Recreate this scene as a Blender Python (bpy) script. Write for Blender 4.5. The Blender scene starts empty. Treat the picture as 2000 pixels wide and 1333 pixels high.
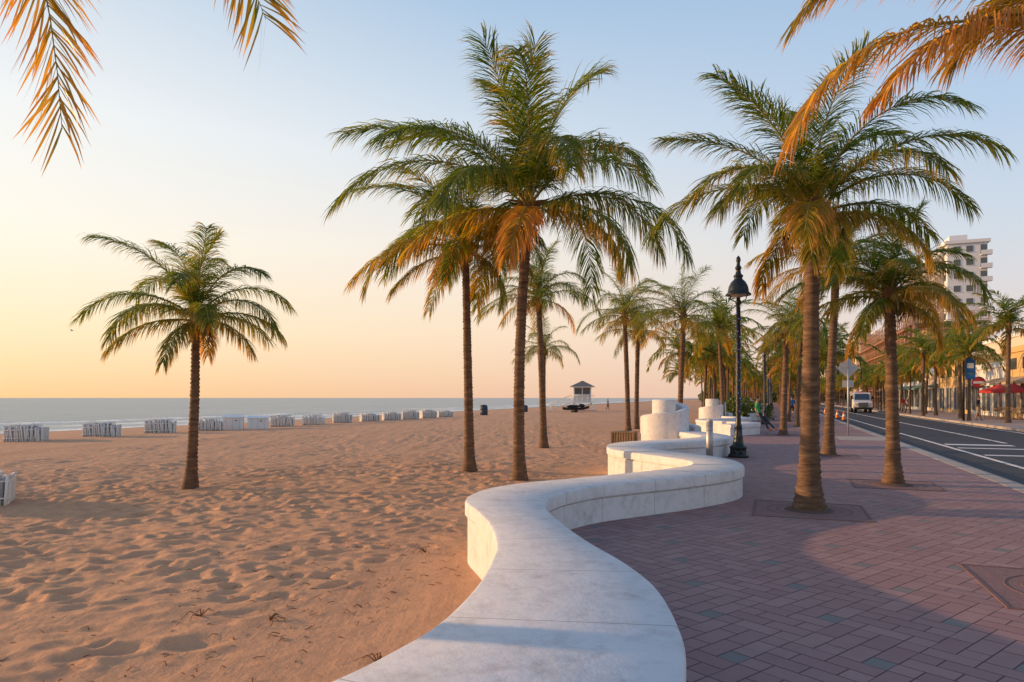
import bpy, bmesh, math, random
import numpy as np
from mathutils import Vector, Matrix

scene = bpy.context.scene
rad = math.radians
SUN_EL, SUN_AZ = 10.0, -78.0      # azimuth measured from +Y, negative = to the left (sea side)

# ------------------------------------------------------------------ materials
MATS = {}
def mat(name, col, rough=0.7, var=0.15, scale=6.0, bump=0.0, bscale=None, metal=0.0, emit=None, spec=0.4):
    if name in MATS: return MATS[name]
    m = bpy.data.materials.new(name); m.use_nodes = True
    nt = m.node_tree; N = nt.nodes; L = nt.links
    b = N['Principled BSDF']
    b.inputs['Roughness'].default_value = rough
    b.inputs['Metallic'].default_value = metal
    b.inputs['Specular IOR Level'].default_value = spec
    tc = N.new('ShaderNodeTexCoord')
    nz = N.new('ShaderNodeTexNoise'); nz.inputs['Scale'].default_value = scale; nz.inputs['Detail'].default_value = 6
    L.new(tc.outputs['Object'], nz.inputs['Vector'])
    mx = N.new('ShaderNodeMix'); mx.data_type = 'RGBA'
    mx.inputs[6].default_value = (*[c*(1-var) for c in col], 1)
    mx.inputs[7].default_value = (*[min(1, c*(1+var)) for c in col], 1)
    L.new(nz.outputs['Fac'], mx.inputs[0]); L.new(mx.outputs[2], b.inputs['Base Color'])
    if bump > 0:
        n2 = N.new('ShaderNodeTexNoise'); n2.inputs['Scale'].default_value = bscale or scale*4; n2.inputs['Detail'].default_value = 5
        L.new(tc.outputs['Object'], n2.inputs['Vector'])
        bp = N.new('ShaderNodeBump'); bp.inputs['Strength'].default_value = bump; bp.inputs['Distance'].default_value = 0.02
        L.new(n2.outputs['Fac'], bp.inputs['Height']); L.new(bp.outputs[0], b.inputs['Normal'])
    if emit:
        b.inputs['Emission Color'].default_value = (*emit[0], 1); b.inputs['Emission Strength'].default_value = emit[1]
    MATS[name] = m
    return m

def nodes_of(name):
    m = bpy.data.materials.new(name); m.use_nodes = True
    MATS[name] = m
    return m, m.node_tree.nodes, m.node_tree.links, m.node_tree.nodes['Principled BSDF']

def mathn(N, L, op, a, b=None, c=None):
    n = N.new('ShaderNodeMath'); n.operation = op
    for i, x in enumerate((a, b, c)):
        if x is None: continue
        if isinstance(x, (int, float)): n.inputs[i].default_value = x
        else: L.new(x, n.inputs[i])
    return n.outputs[0]

def mixc(N, L, f, a, b, mode='MIX'):
    n = N.new('ShaderNodeMix'); n.data_type = 'RGBA'; n.blend_type = mode
    if isinstance(f, (int, float)): n.inputs[0].default_value = f
    else: L.new(f, n.inputs[0])
    for i, x in ((6, a), (7, b)):
        if isinstance(x, tuple): n.inputs[i].default_value = (*x, 1)
        else: L.new(x, n.inputs[i])
    return n.outputs[2]

def noise(N, L, vec, scale, detail=5, rough=0.5):
    n = N.new('ShaderNodeTexNoise'); n.inputs['Scale'].default_value = scale; n.inputs['Detail'].default_value = detail
    n.inputs['Roughness'].default_value = rough
    L.new(vec, n.inputs['Vector']); return n.outputs['Fac']

def ramp(N, L, fac, stops):
    r = N.new('ShaderNodeValToRGB'); cr = r.color_ramp
    while len(cr.elements) < len(stops): cr.elements.new(0.5)
    for e, (p, c) in zip(cr.elements, stops): e.position = p; e.color = (*c, 1)
    L.new(fac, r.inputs[0]); return r.outputs[0]

# leaf -----------------------------------------------------------------
def leaf_material(name, c):
    m, N, L, b = nodes_of(name)
    at = N.new('ShaderNodeAttribute'); at.attribute_name = 'age'
    oi = N.new('ShaderNodeTexCoord')
    nz = noise(N, L, oi.outputs['Object'], 1.3, 3)
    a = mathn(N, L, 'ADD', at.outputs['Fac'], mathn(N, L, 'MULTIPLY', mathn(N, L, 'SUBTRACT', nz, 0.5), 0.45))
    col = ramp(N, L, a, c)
    L.new(col, b.inputs['Base Color']); b.inputs['Roughness'].default_value = 0.38
    b.inputs['Specular IOR Level'].default_value = 0.4
    tr = N.new('ShaderNodeBsdfTranslucent'); 
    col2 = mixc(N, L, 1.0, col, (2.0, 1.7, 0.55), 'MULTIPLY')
    L.new(col2, tr.inputs['Color'])
    mx = N.new('ShaderNodeMixShader'); mx.inputs[0].default_value = 0.5
    L.new(b.outputs[0], mx.inputs[1]); L.new(tr.outputs[0], mx.inputs[2])
    L.new(mx.outputs[0], N['Material Output'].inputs['Surface'])
    return m
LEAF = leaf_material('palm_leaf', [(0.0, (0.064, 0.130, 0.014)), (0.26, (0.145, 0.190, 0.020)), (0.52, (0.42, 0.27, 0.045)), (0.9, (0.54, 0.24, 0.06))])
BUSH = leaf_material('bush_leaf', [(0.0, (0.035, 0.075, 0.02)), (0.4, (0.08, 0.12, 0.03)), (0.7, (0.16, 0.16, 0.04)), (1.0, (0.25, 0.18, 0.06))])

# trunk
def trunk_material():
    m, N, L, b = nodes_of('palm_trunk')
    tc = N.new('ShaderNodeTexCoord')
    mp = N.new('ShaderNodeMapping'); mp.inputs['Scale'].default_value = (1, 1, 5)
    L.new(tc.outputs['Object'], mp.inputs['Vector'])
    n1 = noise(N, L, mp.outputs[0], 4, 6, 0.65)
    n2 = noise(N, L, tc.outputs['Object'], 45, 4)
    col = ramp(N, L, n1, [(0.3, (0.060, 0.036, 0.022)), (0.55, (0.16, 0.095, 0.055)), (0.75, (0.29, 0.19, 0.115))])
    L.new(col, b.inputs['Base Color']); b.inputs['Roughness'].default_value = 0.9
    bp = N.new('ShaderNodeBump'); bp.inputs['Strength'].default_value = 0.8; bp.inputs['Distance'].default_value = 0.015
    L.new(mathn(N, L, 'ADD', n1, mathn(N, L, 'MULTIPLY', n2, 0.5)), bp.inputs['Height']); L.new(bp.outputs[0], b.inputs['Normal'])
    return m
TRUNK = trunk_material()
STEM = mat('frond_stem', (0.30, 0.26, 0.07), 0.5, 0.3, 3)
HUSK = mat('palm_husk', (0.20, 0.11, 0.05), 0.9, 0.4, 12, 0.5)
COCO = mat('coconut', (0.20, 0.17, 0.05), 0.5, 0.3, 8)

# sand
def ramp_bw(N, L, fac, a, b_):
    mr = N.new('ShaderNodeMapRange'); mr.inputs['From Min'].default_value = a; mr.inputs['From Max'].default_value = b_
    L.new(fac, mr.inputs['Value']); return mr.outputs[0]
def sand_material():
    m, N, L, b = nodes_of('sand')
    tc = N.new('ShaderNodeTexCoord'); O = tc.outputs['Object']
    n1 = noise(N, L, O, 0.35, 5); n2 = noise(N, L, O, 6, 6, 0.65); n3 = noise(N, L, O, 160, 3)
    mp = N.new('ShaderNodeMapping'); mp.inputs['Rotation'].default_value = (0, 0, rad(21)); mp.inputs['Scale'].default_value = (1, 0.07, 1)
    L.new(O, mp.inputs['Vector'])
    trk = noise(N, L, mp.outputs[0], 1.6, 5, 0.7)          # raked / driven streaks along the beach
    c = mixc(N, L, n1, (0.62, 0.340, 0.190), (0.76, 0.450, 0.262))
    c = mixc(N, L, mathn(N, L, 'MULTIPLY', n2, 0.5), c, (0.45, 0.245, 0.135))
    c = mixc(N, L, mathn(N, L, 'MULTIPLY', ramp_bw(N, L, trk, 0.5, 0.68), 0.38), c, (0.38, 0.215, 0.13))
    spk = ramp(N, L, n3, [(0.28, (0.60, 0.55, 0.52)), (0.42, (1, 1, 1)), (0.62, (1, 1, 1)), (0.72, (1.0, 1.0, 1.0))])
    c = mixc(N, L, 0.7, c, spk, 'MULTIPLY')
    geo = N.new('ShaderNodeNewGeometry'); sep = N.new('ShaderNodeSeparateXYZ'); L.new(geo.outputs['Position'], sep.inputs[0])
    mr = N.new('ShaderNodeMapRange'); mr.inputs['From Min'].default_value = -0.80; mr.inputs['From Max'].default_value = -0.97
    L.new(sep.outputs['Z'], mr.inputs['Value'])
    c = mixc(N, L, mr.outputs[0], c, (0.24, 0.17, 0.12))
    L.new(c, b.inputs['Base Color']); b.inputs['Roughness'].default_value = 0.92; b.inputs['Specular IOR Level'].default_value = 0.2
    bp = N.new('ShaderNodeBump'); bp.inputs['Strength'].default_value = 0.9; bp.inputs['Distance'].default_value = 0.03
    h = mathn(N, L, 'ADD', mathn(N, L, 'MULTIPLY', n2, 1.1), mathn(N, L, 'MULTIPLY', n3, 0.12))
    h = mathn(N, L, 'ADD', h, mathn(N, L, 'MULTIPLY', noise(N, L, O, 2.2, 4), 1.3))
    h = mathn(N, L, 'ADD', h, mathn(N, L, 'MULTIPLY', trk, 0.9))
    L.new(h, bp.inputs['Height']); L.new(bp.outputs[0], b.inputs['Normal'])
    return m
SAND = sand_material()

# pavers
def paver_material():
    m, N, L, b = nodes_of('brick_pavers')
    tc = N.new('ShaderNodeTexCoord')
    def brick(rot, w, h):
        mp = N.new('ShaderNodeMapping'); mp.inputs['Rotation'].default_value = (0, 0, rot)
        L.new(tc.outputs['Object'], mp.inputs['Vector'])
        br = N.new('ShaderNodeTexBrick'); br.inputs['Scale'].default_value = 1.0
        br.inputs['Brick Width'].default_value = w; br.inputs['Row Height'].default_value = h
        br.inputs['Mortar Size'].default_value = 0.005; br.inputs['Mortar Smooth'].default_value = 0.3
        br.inputs['Bias'].default_value = 0.0
        br.inputs['Color1'].default_value = (0.0, 0, 0, 1); br.inputs['Color2'].default_value = (1, 1, 1, 1)
        br.inputs['Mortar'].default_value = (0.5, 0.5, 0.5, 1)
        L.new(mp.outputs[0], br.inputs['Vector'])
        return mp.outputs[0], br
    R = rad(-38)
    v1, b1 = brick(R, 0.30, 0.15); v2, b2 = brick(R+math.pi/2, 0.30, 0.15)
    ck = N.new('ShaderNodeTexChecker'); ck.inputs['Scale'].default_value = 1/0.60
    L.new(v1, ck.inputs['Vector'])
    cell = mixc(N, L, ck.outputs['Fac'], b1.outputs['Color'], b2.outputs['Color'])
    mort = mathn(N, L, 'ADD', mathn(N, L, 'MULTIPLY', ck.outputs['Fac'], b2.outputs['Fac']),
                 mathn(N, L, 'MULTIPLY', mathn(N, L, 'SUBTRACT', 1.0, ck.outputs['Fac']), b1.outputs['Fac']))
    bw = N.new('ShaderNodeRGBToBW'); L.new(cell, bw.inputs[0])
    c = ramp(N, L, bw.outputs[0], [(0.0, (0.36, 0.205, 0.200)), (0.5, (0.415, 0.248, 0.238)), (1.0, (0.47, 0.295, 0.275))])
    O = tc.outputs['Object']
    n1 = noise(N, L, O, 0.5, 5); n2 = noise(N, L, O, 30, 5, 0.7); n3 = noise(N, L, O, 5, 4); n5 = noise(N, L, O, 1.7, 6, 0.7)
    c = mixc(N, L, mathn(N, L, 'MULTIPLY', n1, 0.5), c, (0.30, 0.19, 0.20))
    c = mixc(N, L, mathn(N, L, 'MULTIPLY', n2, 0.45), c, (0.20, 0.125, 0.12))
    c = mixc(N, L, mathn(N, L, 'MULTIPLY', ramp_bw(N, L, n5, 0.52, 0.72), 0.35), c, (0.18, 0.12, 0.12))
    sc = N.new('ShaderNodeVectorMath'); sc.operation = 'SCALE'; sc.inputs['Scale'].default_value = 1/0.15; L.new(v1, sc.inputs[0])
    fl = N.new('ShaderNodeVectorMath'); fl.operation = 'FLOOR'; L.new(sc.outputs[0], fl.inputs[0])
    sp = N.new('ShaderNodeSeparateXYZ'); L.new(fl.outputs[0], sp.inputs[0])
    mx_ = mathn(N, L, 'FLOORED_MODULO', mathn(N, L, 'ADD', sp.outputs[0], mathn(N, L, 'MULTIPLY', sp.outputs[1], 1)), 8)
    my_ = mathn(N, L, 'FLOORED_MODULO', sp.outputs[1], 4)
    acc = mathn(N, L, 'MULTIPLY', mathn(N, L, 'LESS_THAN', mx_, 0.5), mathn(N, L, 'LESS_THAN', my_, 0.5))
    c = mixc(N, L, mathn(N, L, 'MULTIPLY', acc, 0.8), c, (0.18, 0.20, 0.195))
    c = mixc(N, L, mort, c, (0.075, 0.05, 0.05))
    L.new(c, b.inputs['Base Color'])
    L.new(mathn(N, L, 'ADD', 0.6, mathn(N, L, 'MULTIPLY', n3, 0.3)), b.inputs['Roughness'])
    b.inputs['Specular IOR Level'].default_value = 0.3
    bp = N.new('ShaderNodeBump'); bp.inputs['Strength'].default_value = 0.7; bp.inputs['Distance'].default_value = 0.01
    h = mathn(N, L, 'ADD', mathn(N, L, 'SUBTRACT', 1.0, mort), mathn(N, L, 'MULTIPLY', n2, 0.4))
    h = mathn(N, L, 'ADD', h, mathn(N, L, 'MULTIPLY', bw.outputs[0], 0.3))
    L.new(h, bp.inputs['Height']); L.new(bp.outputs[0], b.inputs['Normal'])
    return m
PAVER = paver_material()

# white wall
def wall_material():
    m, N, L, b = nodes_of('white_painted_concrete')
    tc = N.new('ShaderNodeTexCoord'); O = tc.outputs['Object']
    at = N.new('ShaderNodeAttribute'); at.attribute_name = 'arc'
    n1 = noise(N, L, O, 1.8, 7, 0.62); n2 = noise(N, L, O, 26, 5, 0.6); n4 = noise(N, L, O, 7, 6, 0.7); n5 = noise(N, L, O, 3.2, 8, 0.75)
    c = mixc(N, L, n1, (0.60, 0.62, 0.65), (0.80, 0.80, 0.80))
    st = ramp(N, L, n4, [(0.30, (0.66, 0.64, 0.62)), (0.50, (1, 1, 1))])
    c = mixc(N, L, 0.6, c, st, 'MULTIPLY')
    st2 = ramp(N, L, n5, [(0.50, (1, 1, 1)), (0.62, (0.80, 0.79, 0.78)), (0.70, (0.9, 0.9, 0.9))])
    c = mixc(N, L, 0.6, c, st2, 'MULTIPLY')
    fr = mathn(N, L, 'FRACT', at.outputs['Fac'])
    j = mathn(N, L, 'LESS_THAN', mathn(N, L, 'ABSOLUTE', mathn(N, L, 'SUBTRACT', fr, 0.5)), 0.0045)
    c = mixc(N, L, mathn(N, L, 'MULTIPLY', j, 0.65), c, (0.22, 0.20, 0.18))
    L.new(c, b.inputs['Base Color']); b.inputs['Roughness'].default_value = 0.55
    b.inputs['Specular IOR Level'].default_value = 0.3
    bp = N.new('ShaderNodeBump'); bp.inputs['Strength'].default_value = 0.5; bp.inputs['Distance'].default_value = 0.012
    h = mathn(N, L, 'ADD', mathn(N, L, 'MULTIPLY', n2, 0.35), mathn(N, L, 'SUBTRACT', n4, mathn(N, L, 'MULTIPLY', j, 1.0)))
    L.new(h, bp.inputs['Height']); L.new(bp.outputs[0], b.inputs['Normal'])
    return m
WALL = wall_material()

def water_material():
    m, N, L, b = nodes_of('sea_water')
    tc = N.new('ShaderNodeTexCoord'); O = tc.outputs['Object']
    mp = N.new('ShaderNodeMapping'); mp.inputs['Rotation'].default_value = (0, 0, rad(21)); mp.inputs['Scale'].default_value = (1, 0.3, 1)
    L.new(O, mp.inputs['Vector'])
    n1 = noise(N, L, mp.outputs[0], 0.22, 5, 0.6); n2 = noise(N, L, mp.outputs[0], 1.6, 5, 0.6); n0 = noise(N, L, mp.outputs[0], 0.04, 4, 0.6)
    b.inputs['Roughness'].default_value = 0.28
    b.inputs['IOR'].default_value = 1.33; b.inputs['Specular IOR Level'].default_value = 0.3
    at = N.new('ShaderNodeAttribute'); at.attribute_name = 'shore'
    s = mathn(N, L, 'ADD', at.outputs['Fac'], mathn(N, L, 'MULTIPLY', mathn(N, L, 'SUBTRACT', noise(N, L, mp.outputs[0], 0.12, 4), 0.5), 9.0))
    def band(c0, w):
        d = mathn(N, L, 'ABSOLUTE', mathn(N, L, 'SUBTRACT', s, c0))
        return mathn(N, L, 'SUBTRACT', 1.0, mathn(N, L, 'MINIMUM', mathn(N, L, 'DIVIDE', d, w), 1.0))
    f = mathn(N, L, 'MAXIMUM', band(1.5, 2.2), mathn(N, L, 'MAXIMUM', band(8, 2.2), mathn(N, L, 'MULTIPLY', band(17, 2.0), 0.9)))
    br = noise(N, L, O, 0.5, 6, 0.75)
    f = mathn(N, L, 'MULTIPLY', f, ramp_bw(N, L, br, 0.36, 0.52))
    c = mixc(N, L, n1, (0.15, 0.235, 0.275), (0.24, 0.33, 0.36))
    c = mixc(N, L, mathn(N, L, 'MULTIPLY', ramp_bw(N, L, n0, 0.4, 0.65), 0.5), c, (0.11, 0.19, 0.24))
    c = mixc(N, L, f, c, (0.82, 0.82, 0.82))
    L.new(c, b.inputs['Base Color'])
    bp = N.new('ShaderNodeBump'); bp.inputs['Strength'].default_value = 1.0; bp.inputs['Distance'].default_value = 0.8
    L.new(mathn(N, L, 'ADD', n1, mathn(N, L, 'MULTIPLY', n2, 0.3)), bp.inputs['Height']); L.new(bp.outputs[0], b.inputs['Normal'])
    return m
WATER = water_material()

ASPH = mat('asphalt', (0.046, 0.046, 0.050), 0.8, 0.25, 1.2, 0.35, 60)
CONC = mat('kerb_concrete', (0.42, 0.37, 0.32), 0.85, 0.2, 3, 0.3, 40)
SIDEW = mat('sidewalk_concrete', (0.40, 0.30, 0.24), 0.85, 0.2, 2, 0.3, 40)
PAINT = mat('road_paint', (0.72, 0.72, 0.70), 0.6, 0.18, 5)
WHITE = mat('white_paint', (0.76, 0.76, 0.74), 0.5, 0.08, 3)
GREYP = mat('grey_plastic', (0.60, 0.60, 0.58), 0.5, 0.15, 6)
DARK = mat('dark_metal', (0.022, 0.028, 0.030), 0.35, 0.3, 8, metal=0.3)
BLACK = mat('black_rubber', (0.02, 0.02, 0.022), 0.7, 0.2, 8)
GLASS = mat('window_glass', (0.05, 0.07, 0.09), 0.12, 0.3, 1.0, spec=0.8)
STEEL = mat('galvanised_steel', (0.45, 0.45, 0.44), 0.45, 0.15, 8, metal=0.5)
SIGNB = mat('sign_back', (0.50, 0.49, 0.47), 0.5, 0.1, 6)
WOOD = mat('wood_slats', (0.34, 0.22, 0.12), 0.8, 0.3, 8)
RED = mat('red_canvas', (0.50, 0.035, 0.03), 0.8, 0.15, 4)
BLUE = mat('blue_fabric', (0.03, 0.14, 0.40), 0.7, 0.2, 4)
TEAL = mat('teal_awning', (0.12, 0.20, 0.15), 0.8, 0.2, 4)
TANC = mat('tan_canvas', (0.42, 0.33, 0.22), 0.8, 0.2, 4)
ORANGE = mat('orange_plastic', (0.75, 0.16, 0.02), 0.5, 0.1, 5)
YEL = mat('yellow_stucco', (0.60, 0.40, 0.17), 0.85, 0.1, 2, 0.2)
CREAM = mat('cream_stucco', (0.58, 0.48, 0.37), 0.85, 0.1, 2, 0.2)
BEIGE = mat('beige_stucco', (0.46, 0.36, 0.27), 0.85, 0.12, 2, 0.2)
HOTW = mat('hotel_white', (0.68, 0.70, 0.73), 0.8, 0.06, 0.3)
HOTB = mat('hotel_tan', (0.36, 0.31, 0.28), 0.8, 0.1, 0.3)
RUST = mat('scaffold_orange', (0.42, 0.22, 0.12), 0.7, 0.3, 1)
CONR = mat('raw_concrete', (0.36, 0.27, 0.21), 0.9, 0.2, 0.5)
ROOF = mat('roof_shingle', (0.16, 0.15, 0.15), 0.8, 0.2, 5)
LED = mat('blue_led', (0.1, 0.2, 0.8), 0.4, 0.05, 3, emit=((0.12, 0.3, 1.0), 1.2))
BULB = mat('lamp_lens', (0.5, 0.42, 0.3), 0.3, 0.05, 3)
SOIL = mat('planter_soil', (0.12, 0.08, 0.07), 0.95, 0.4, 20, 0.6)
GRATE = mat('grate_brick', (0.25, 0.15, 0.145), 0.8, 0.35, 14, 0.5)
GEDGE = mat('grate_edge', (0.19, 0.115, 0.11), 0.85, 0.3, 14, 0.4)

# ------------------------------------------------------------------ mesh builder
def P(u, v, z=0.0):
    return (-0.933*u+0.36*v, 0.36*u+0.933*v, z)
ROTV = -math.atan2(0.36, 0.933)   # rotate +Y onto the street direction

class MB:
    def __init__(s): s.v = []; s.f = []; s.m = []; s.sm = []; s.mats = []; s.att = {}; s.n = 0; s.age = []
    def mi(s, m):
        if m not in s.mats: s.mats.append(m)
        return s.mats.index(m)
    def add(s, verts, faces, m, smooth=False, age=None):
        k = s.mi(m); o = s.n
        s.v.append(np.asarray(verts, dtype=float).reshape(-1, 3)); c = len(s.v[-1]); s.n += c
        s.age.append(np.zeros(c) if age is None else np.asarray(age, float))
        for f in faces:
            s.f.append([i+o for i in f]); s.m.append(k); s.sm.append(smooth)
    def box(s, c, d, m, rz=0.0, rx=0.0, ry=0.0):
        hx, hy, hz = d[0]/2, d[1]/2, d[2]/2
        vs = np.array([(x, y, z) for z in (-hz, hz) for y in (-hy, hy) for x in (-hx, hx)])
        if rx or ry or rz:
            M = np.array((Matrix.Rotation(rz, 3, 'Z') @ Matrix.Rotation(ry, 3, 'Y') @ Matrix.Rotation(rx, 3, 'X')))
            vs = vs @ M.T
        s.add(vs+np.array(c), [(0, 2, 3, 1), (4, 5, 7, 6), (0, 1, 5, 4), (2, 6, 7, 3), (0, 4, 6, 2), (1, 3, 7, 5)], m)
    def boxuv(s, u0, u1, v0, v1, z0, z1, m):
        vs = [P(u, v, z) for z in (z0, z1) for v in (v0, v1) for u in (u1, u0)]
        s.add(vs, [(0, 2, 3, 1), (4, 5, 7, 6), (0, 1, 5, 4), (2, 6, 7, 3), (0, 4, 6, 2), (1, 3, 7, 5)], m)
    def tube(s, pts, r, m, n=8, smooth=True, sx=1.0):
        pts = np.asarray(pts, float); k = len(pts)
        if np.isscalar(r): r = [r]*k
        T = np.gradient(pts, axis=0); T /= np.linalg.norm(T, axis=1)[:, None]+1e-9
        a = np.array([1, 0, 0]) if abs(T[0][0]) < 0.9 else np.array([0, 1, 0])
        vs = []
        for i in range(k):
            x = a-T[i]*a.dot(T[i]); x /= np.linalg.norm(x); y = np.cross(T[i], x); a = x
            for j in range(n):
                t = 2*math.pi*j/n; vs.append(pts[i]+(x*math.cos(t)*sx+y*math.sin(t))*r[i])
        fs = [(i*n+j, i*n+(j+1) % n, (i+1)*n+(j+1) % n, (i+1)*n+j) for i in range(k-1) for j in range(n)]
        fs.append(tuple(range(n-1, -1, -1))); fs.append(tuple((k-1)*n+j for j in range(n)))
        s.add(vs, fs, m, smooth)
    def lathe(s, c, prof, m, n=20, smooth=True, sx=1, sy=1):
        vs = [(c[0]+r*math.cos(2*math.pi*j/n)*sx, c[1]+r*math.sin(2*math.pi*j/n)*sy, c[2]+z) for r, z in prof for j in range(n)]
        k = len(prof)
        fs = [(i*n+j, i*n+(j+1) % n, (i+1)*n+(j+1) % n, (i+1)*n+j) for i in range(k-1) for j in range(n)]
        s.add(vs, fs, m, smooth)
    def sph(s, c, r, m, n=10, k=6):
        if np.isscalar(r): r = (r, r, r)
        prof = [(math.sin(math.pi*i/k), -math.cos(math.pi*i/k)) for i in range(k+1)]
        vs = [(c[0]+a*math.cos(2*math.pi*j/n)*r[0], c[1]+a*math.sin(2*math.pi*j/n)*r[1], c[2]+b*r[2]) for a, b in prof for j in range(n)]
        s.add(vs, [(i*n+j, i*n+(j+1) % n, (i+1)*n+(j+1) % n, (i+1)*n+j) for i in range(k) for j in range(n)], m, True)
    def mesh(s, name, attr=None):
        me = bpy.data.meshes.new(name)
        V = np.concatenate(s.v)
        me.from_pydata(V.tolist(), [], s.f)
        for m in s.mats: me.materials.append(m)
        me.polygons.foreach_set('material_index', s.m); me.polygons.foreach_set('use_smooth', s.sm)
        if attr:
            a = me.attributes.new(attr, 'FLOAT', 'POINT'); a.data.foreach_set('value', np.concatenate(s.age))
        me.update(); return me
    def obj(s, name, loc=(0, 0, 0), rz=0, attr=None):
        o = bpy.data.objects.new(name, s.mesh(name, attr)); o.location = loc; o.rotation_euler = (0, 0, rz)
        scene.collection.objects.link(o); return o

def inst(name, me, loc, rz=0, sc=1.0):
    o = bpy.data.objects.new(name, me); o.location = loc; o.rotation_euler = (0, 0, rz)
    o.scale = (sc, sc, sc) if np.isscalar(sc) else sc
    scene.collection.objects.link(o); return o

# ------------------------------------------------------------------ noise
def vnoise(x, y, seed=0):
    xi = np.floor(x).astype(np.int64); yi = np.floor(y).astype(np.int64); xf = x-xi; yf = y-yi
    def h(a, b):
        n = (a*374761393+b*668265263+seed*1442695041) & 0xffffffff
        n = ((n ^ (n >> 13))*1274126177) & 0xffffffff
        return ((n ^ (n >> 16)) & 0xffff)/65535.0
    u = xf*xf*(3-2*xf); v = yf*yf*(3-2*yf)
    return (h(xi, yi)*(1-u)+h(xi+1, yi)*u)*(1-v)+(h(xi, yi+1)*(1-u)+h(xi+1, yi+1)*u)*v

# ------------------------------------------------------------------ ground (sand)
def shore_u(v): return 53+0.085*np.maximum(0, v-60)
def build_ground():
    xs = np.concatenate([-np.geomspace(4000, 14.2, 60), np.arange(-14, 4.2, 0.036), np.geomspace(4.4, 3000, 50)])
    ys = np.concatenate([-np.geomspace(800, 2, 14), np.arange(1.6, 17, 0.036), 17+np.geomspace(0.06, 45, 240), np.geomspace(63, 5000, 60)])
    X, Y = np.meshgrid(xs, ys); 
    U = -0.933*X+0.36*Y; V = 0.36*X+0.933*Y
    su = shore_u(V)
    Z = np.interp(U, [-2, -0.3, 0.3, 20, 31], [-0.55, -0.55, -0.2, -0.2, -0.30])
    t = np.clip((U-31)/np.maximum(su-31, 1), 0, 3)
    Z = np.where(U > 31, -0.30-0.75*t**1.4, Z)
    Z = np.maximum(Z, -4)
    fade = np.clip((U-0.2)/0.6, 0, 1)*np.exp(-np.maximum(0, Y-20)/80)
    w = (vnoise(X/1.3, Y/1.3, 9)-.5)*1.6; w2 = (vnoise(X/0.9, Y/0.9, 19)-.5)*1.4
    R = (vnoise(X/0.23+w, Y/0.13+w2, 1)-.5)*0.034+(vnoise(X/0.11+3*w, Y/0.08+w2, 2)-.5)*0.015+(vnoise(X/0.55+w2, Y/0.36, 3)-.5)*0.036+(vnoise(X/2.6, Y/2.0, 4)-.5)*0.05
    R += (np.abs(vnoise(X/0.34+w2, Y/0.17+w, 12)-.5)*2)**0.7*0.026
    patch = 0.55+0.9*vnoise(X/1.9+5, Y/1.5, 31)
    sm = np.clip((U-3.2)/2.4, 0.22, 1)*patch
    Z = Z+R*fade*sm
    rng = np.random.default_rng(4)
    for i in range(1600):
        cx = rng.uniform(-14, 1); cy = rng.uniform(2.5, 17)
        if i % 3 == 0:
            cx = rng.uniform(-9, 1); cy = rng.uniform(4, 13)
        uu = -0.933*cx+0.36*cy
        if uu < 3.9: continue
        r = rng.uniform(0.045, 0.10); a = rng.normal(0.2, 0.7); d = rng.uniform(0.012, 0.034)
        i0, i1 = np.searchsorted(xs, [cx-0.4, cx+0.4]); j0, j1 = np.searchsorted(ys, [cy-0.4, cy+0.4])
        dx = X[j0:j1, i0:i1]-cx; dy = Y[j0:j1, i0:i1]-cy
        px = (dx*math.cos(a)+dy*math.sin(a))/(r*1.9); py = (-dx*math.sin(a)+dy*math.cos(a))/r
        q = px*px+py*py
        Z[j0:j1, i0:i1] += -d*np.exp(-q)+0.4*d*np.exp(-(np.sqrt(q)-1.5)**2*4)
    ny, nx = X.shape
    co = np.stack([X, Y, Z], -1).reshape(-1, 3)
    idx = np.arange(nx*ny).reshape(ny, nx)
    F = np.stack([idx[:-1, :-1], idx[:-1, 1:], idx[1:, 1:], idx[1:, :-1]], -1).reshape(-1, 4)
    me = bpy.data.meshes.new('sand_beach')
    me.vertices.add(len(co)); me.vertices.foreach_set('co', co.ravel())
    me.loops.add(F.size); me.loops.foreach_set('vertex_index', F.ravel().astype(np.int32))
    me.polygons.add(len(F)); me.polygons.foreach_set('loop_start', np.arange(0, F.size, 4, dtype=np.int32))
    me.polygons.foreach_set('loop_total', np.full(len(F), 4, dtype=np.int32))
    me.polygons.foreach_set('use_smooth', np.ones(len(F), bool))
    me.materials.append(SAND); me.update(); me.validate()
    o = bpy.data.objects.new('sand_beach', me); scene.collection.objects.link(o)
build_ground()

# ------------------------------------------------------------------ sea
def build_sea():
    mb = MB()
    us = np.concatenate([np.linspace(44, 120, 60), np.geomspace(125, 20000, 30)])
    vs = np.concatenate([-np.geomspace(6000, 20, 12), np.linspace(0, 400, 120), np.geomspace(420, 20000, 25)])
    U, V = np.meshgrid(us, vs)
    sh = U-shore_u(V)
    ph = sh+3*(vnoise(U*0+7, V/25, 5)-.5)*3
    Z = -1.0+0.10*np.exp(-((ph-9)/1.0)**2)+0.16*np.exp(-((ph-18)/1.2)**2)
    X = -0.933*U+0.36*V; Y = 0.36*U+0.933*V
    ny, nx = U.shape
    idx = np.arange(nx*ny).reshape(ny, nx)
    F = np.stack([idx[:-1, :-1], idx[1:, :-1], idx[1:, 1:], idx[:-1, 1:]], -1).reshape(-1, 4)
    mb.add(np.stack([X, Y, Z], -1).reshape(-1, 3), F.tolist(), WATER, True, age=sh.ravel())
    mb.obj('sea_water', attr='shore')
build_sea()

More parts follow.
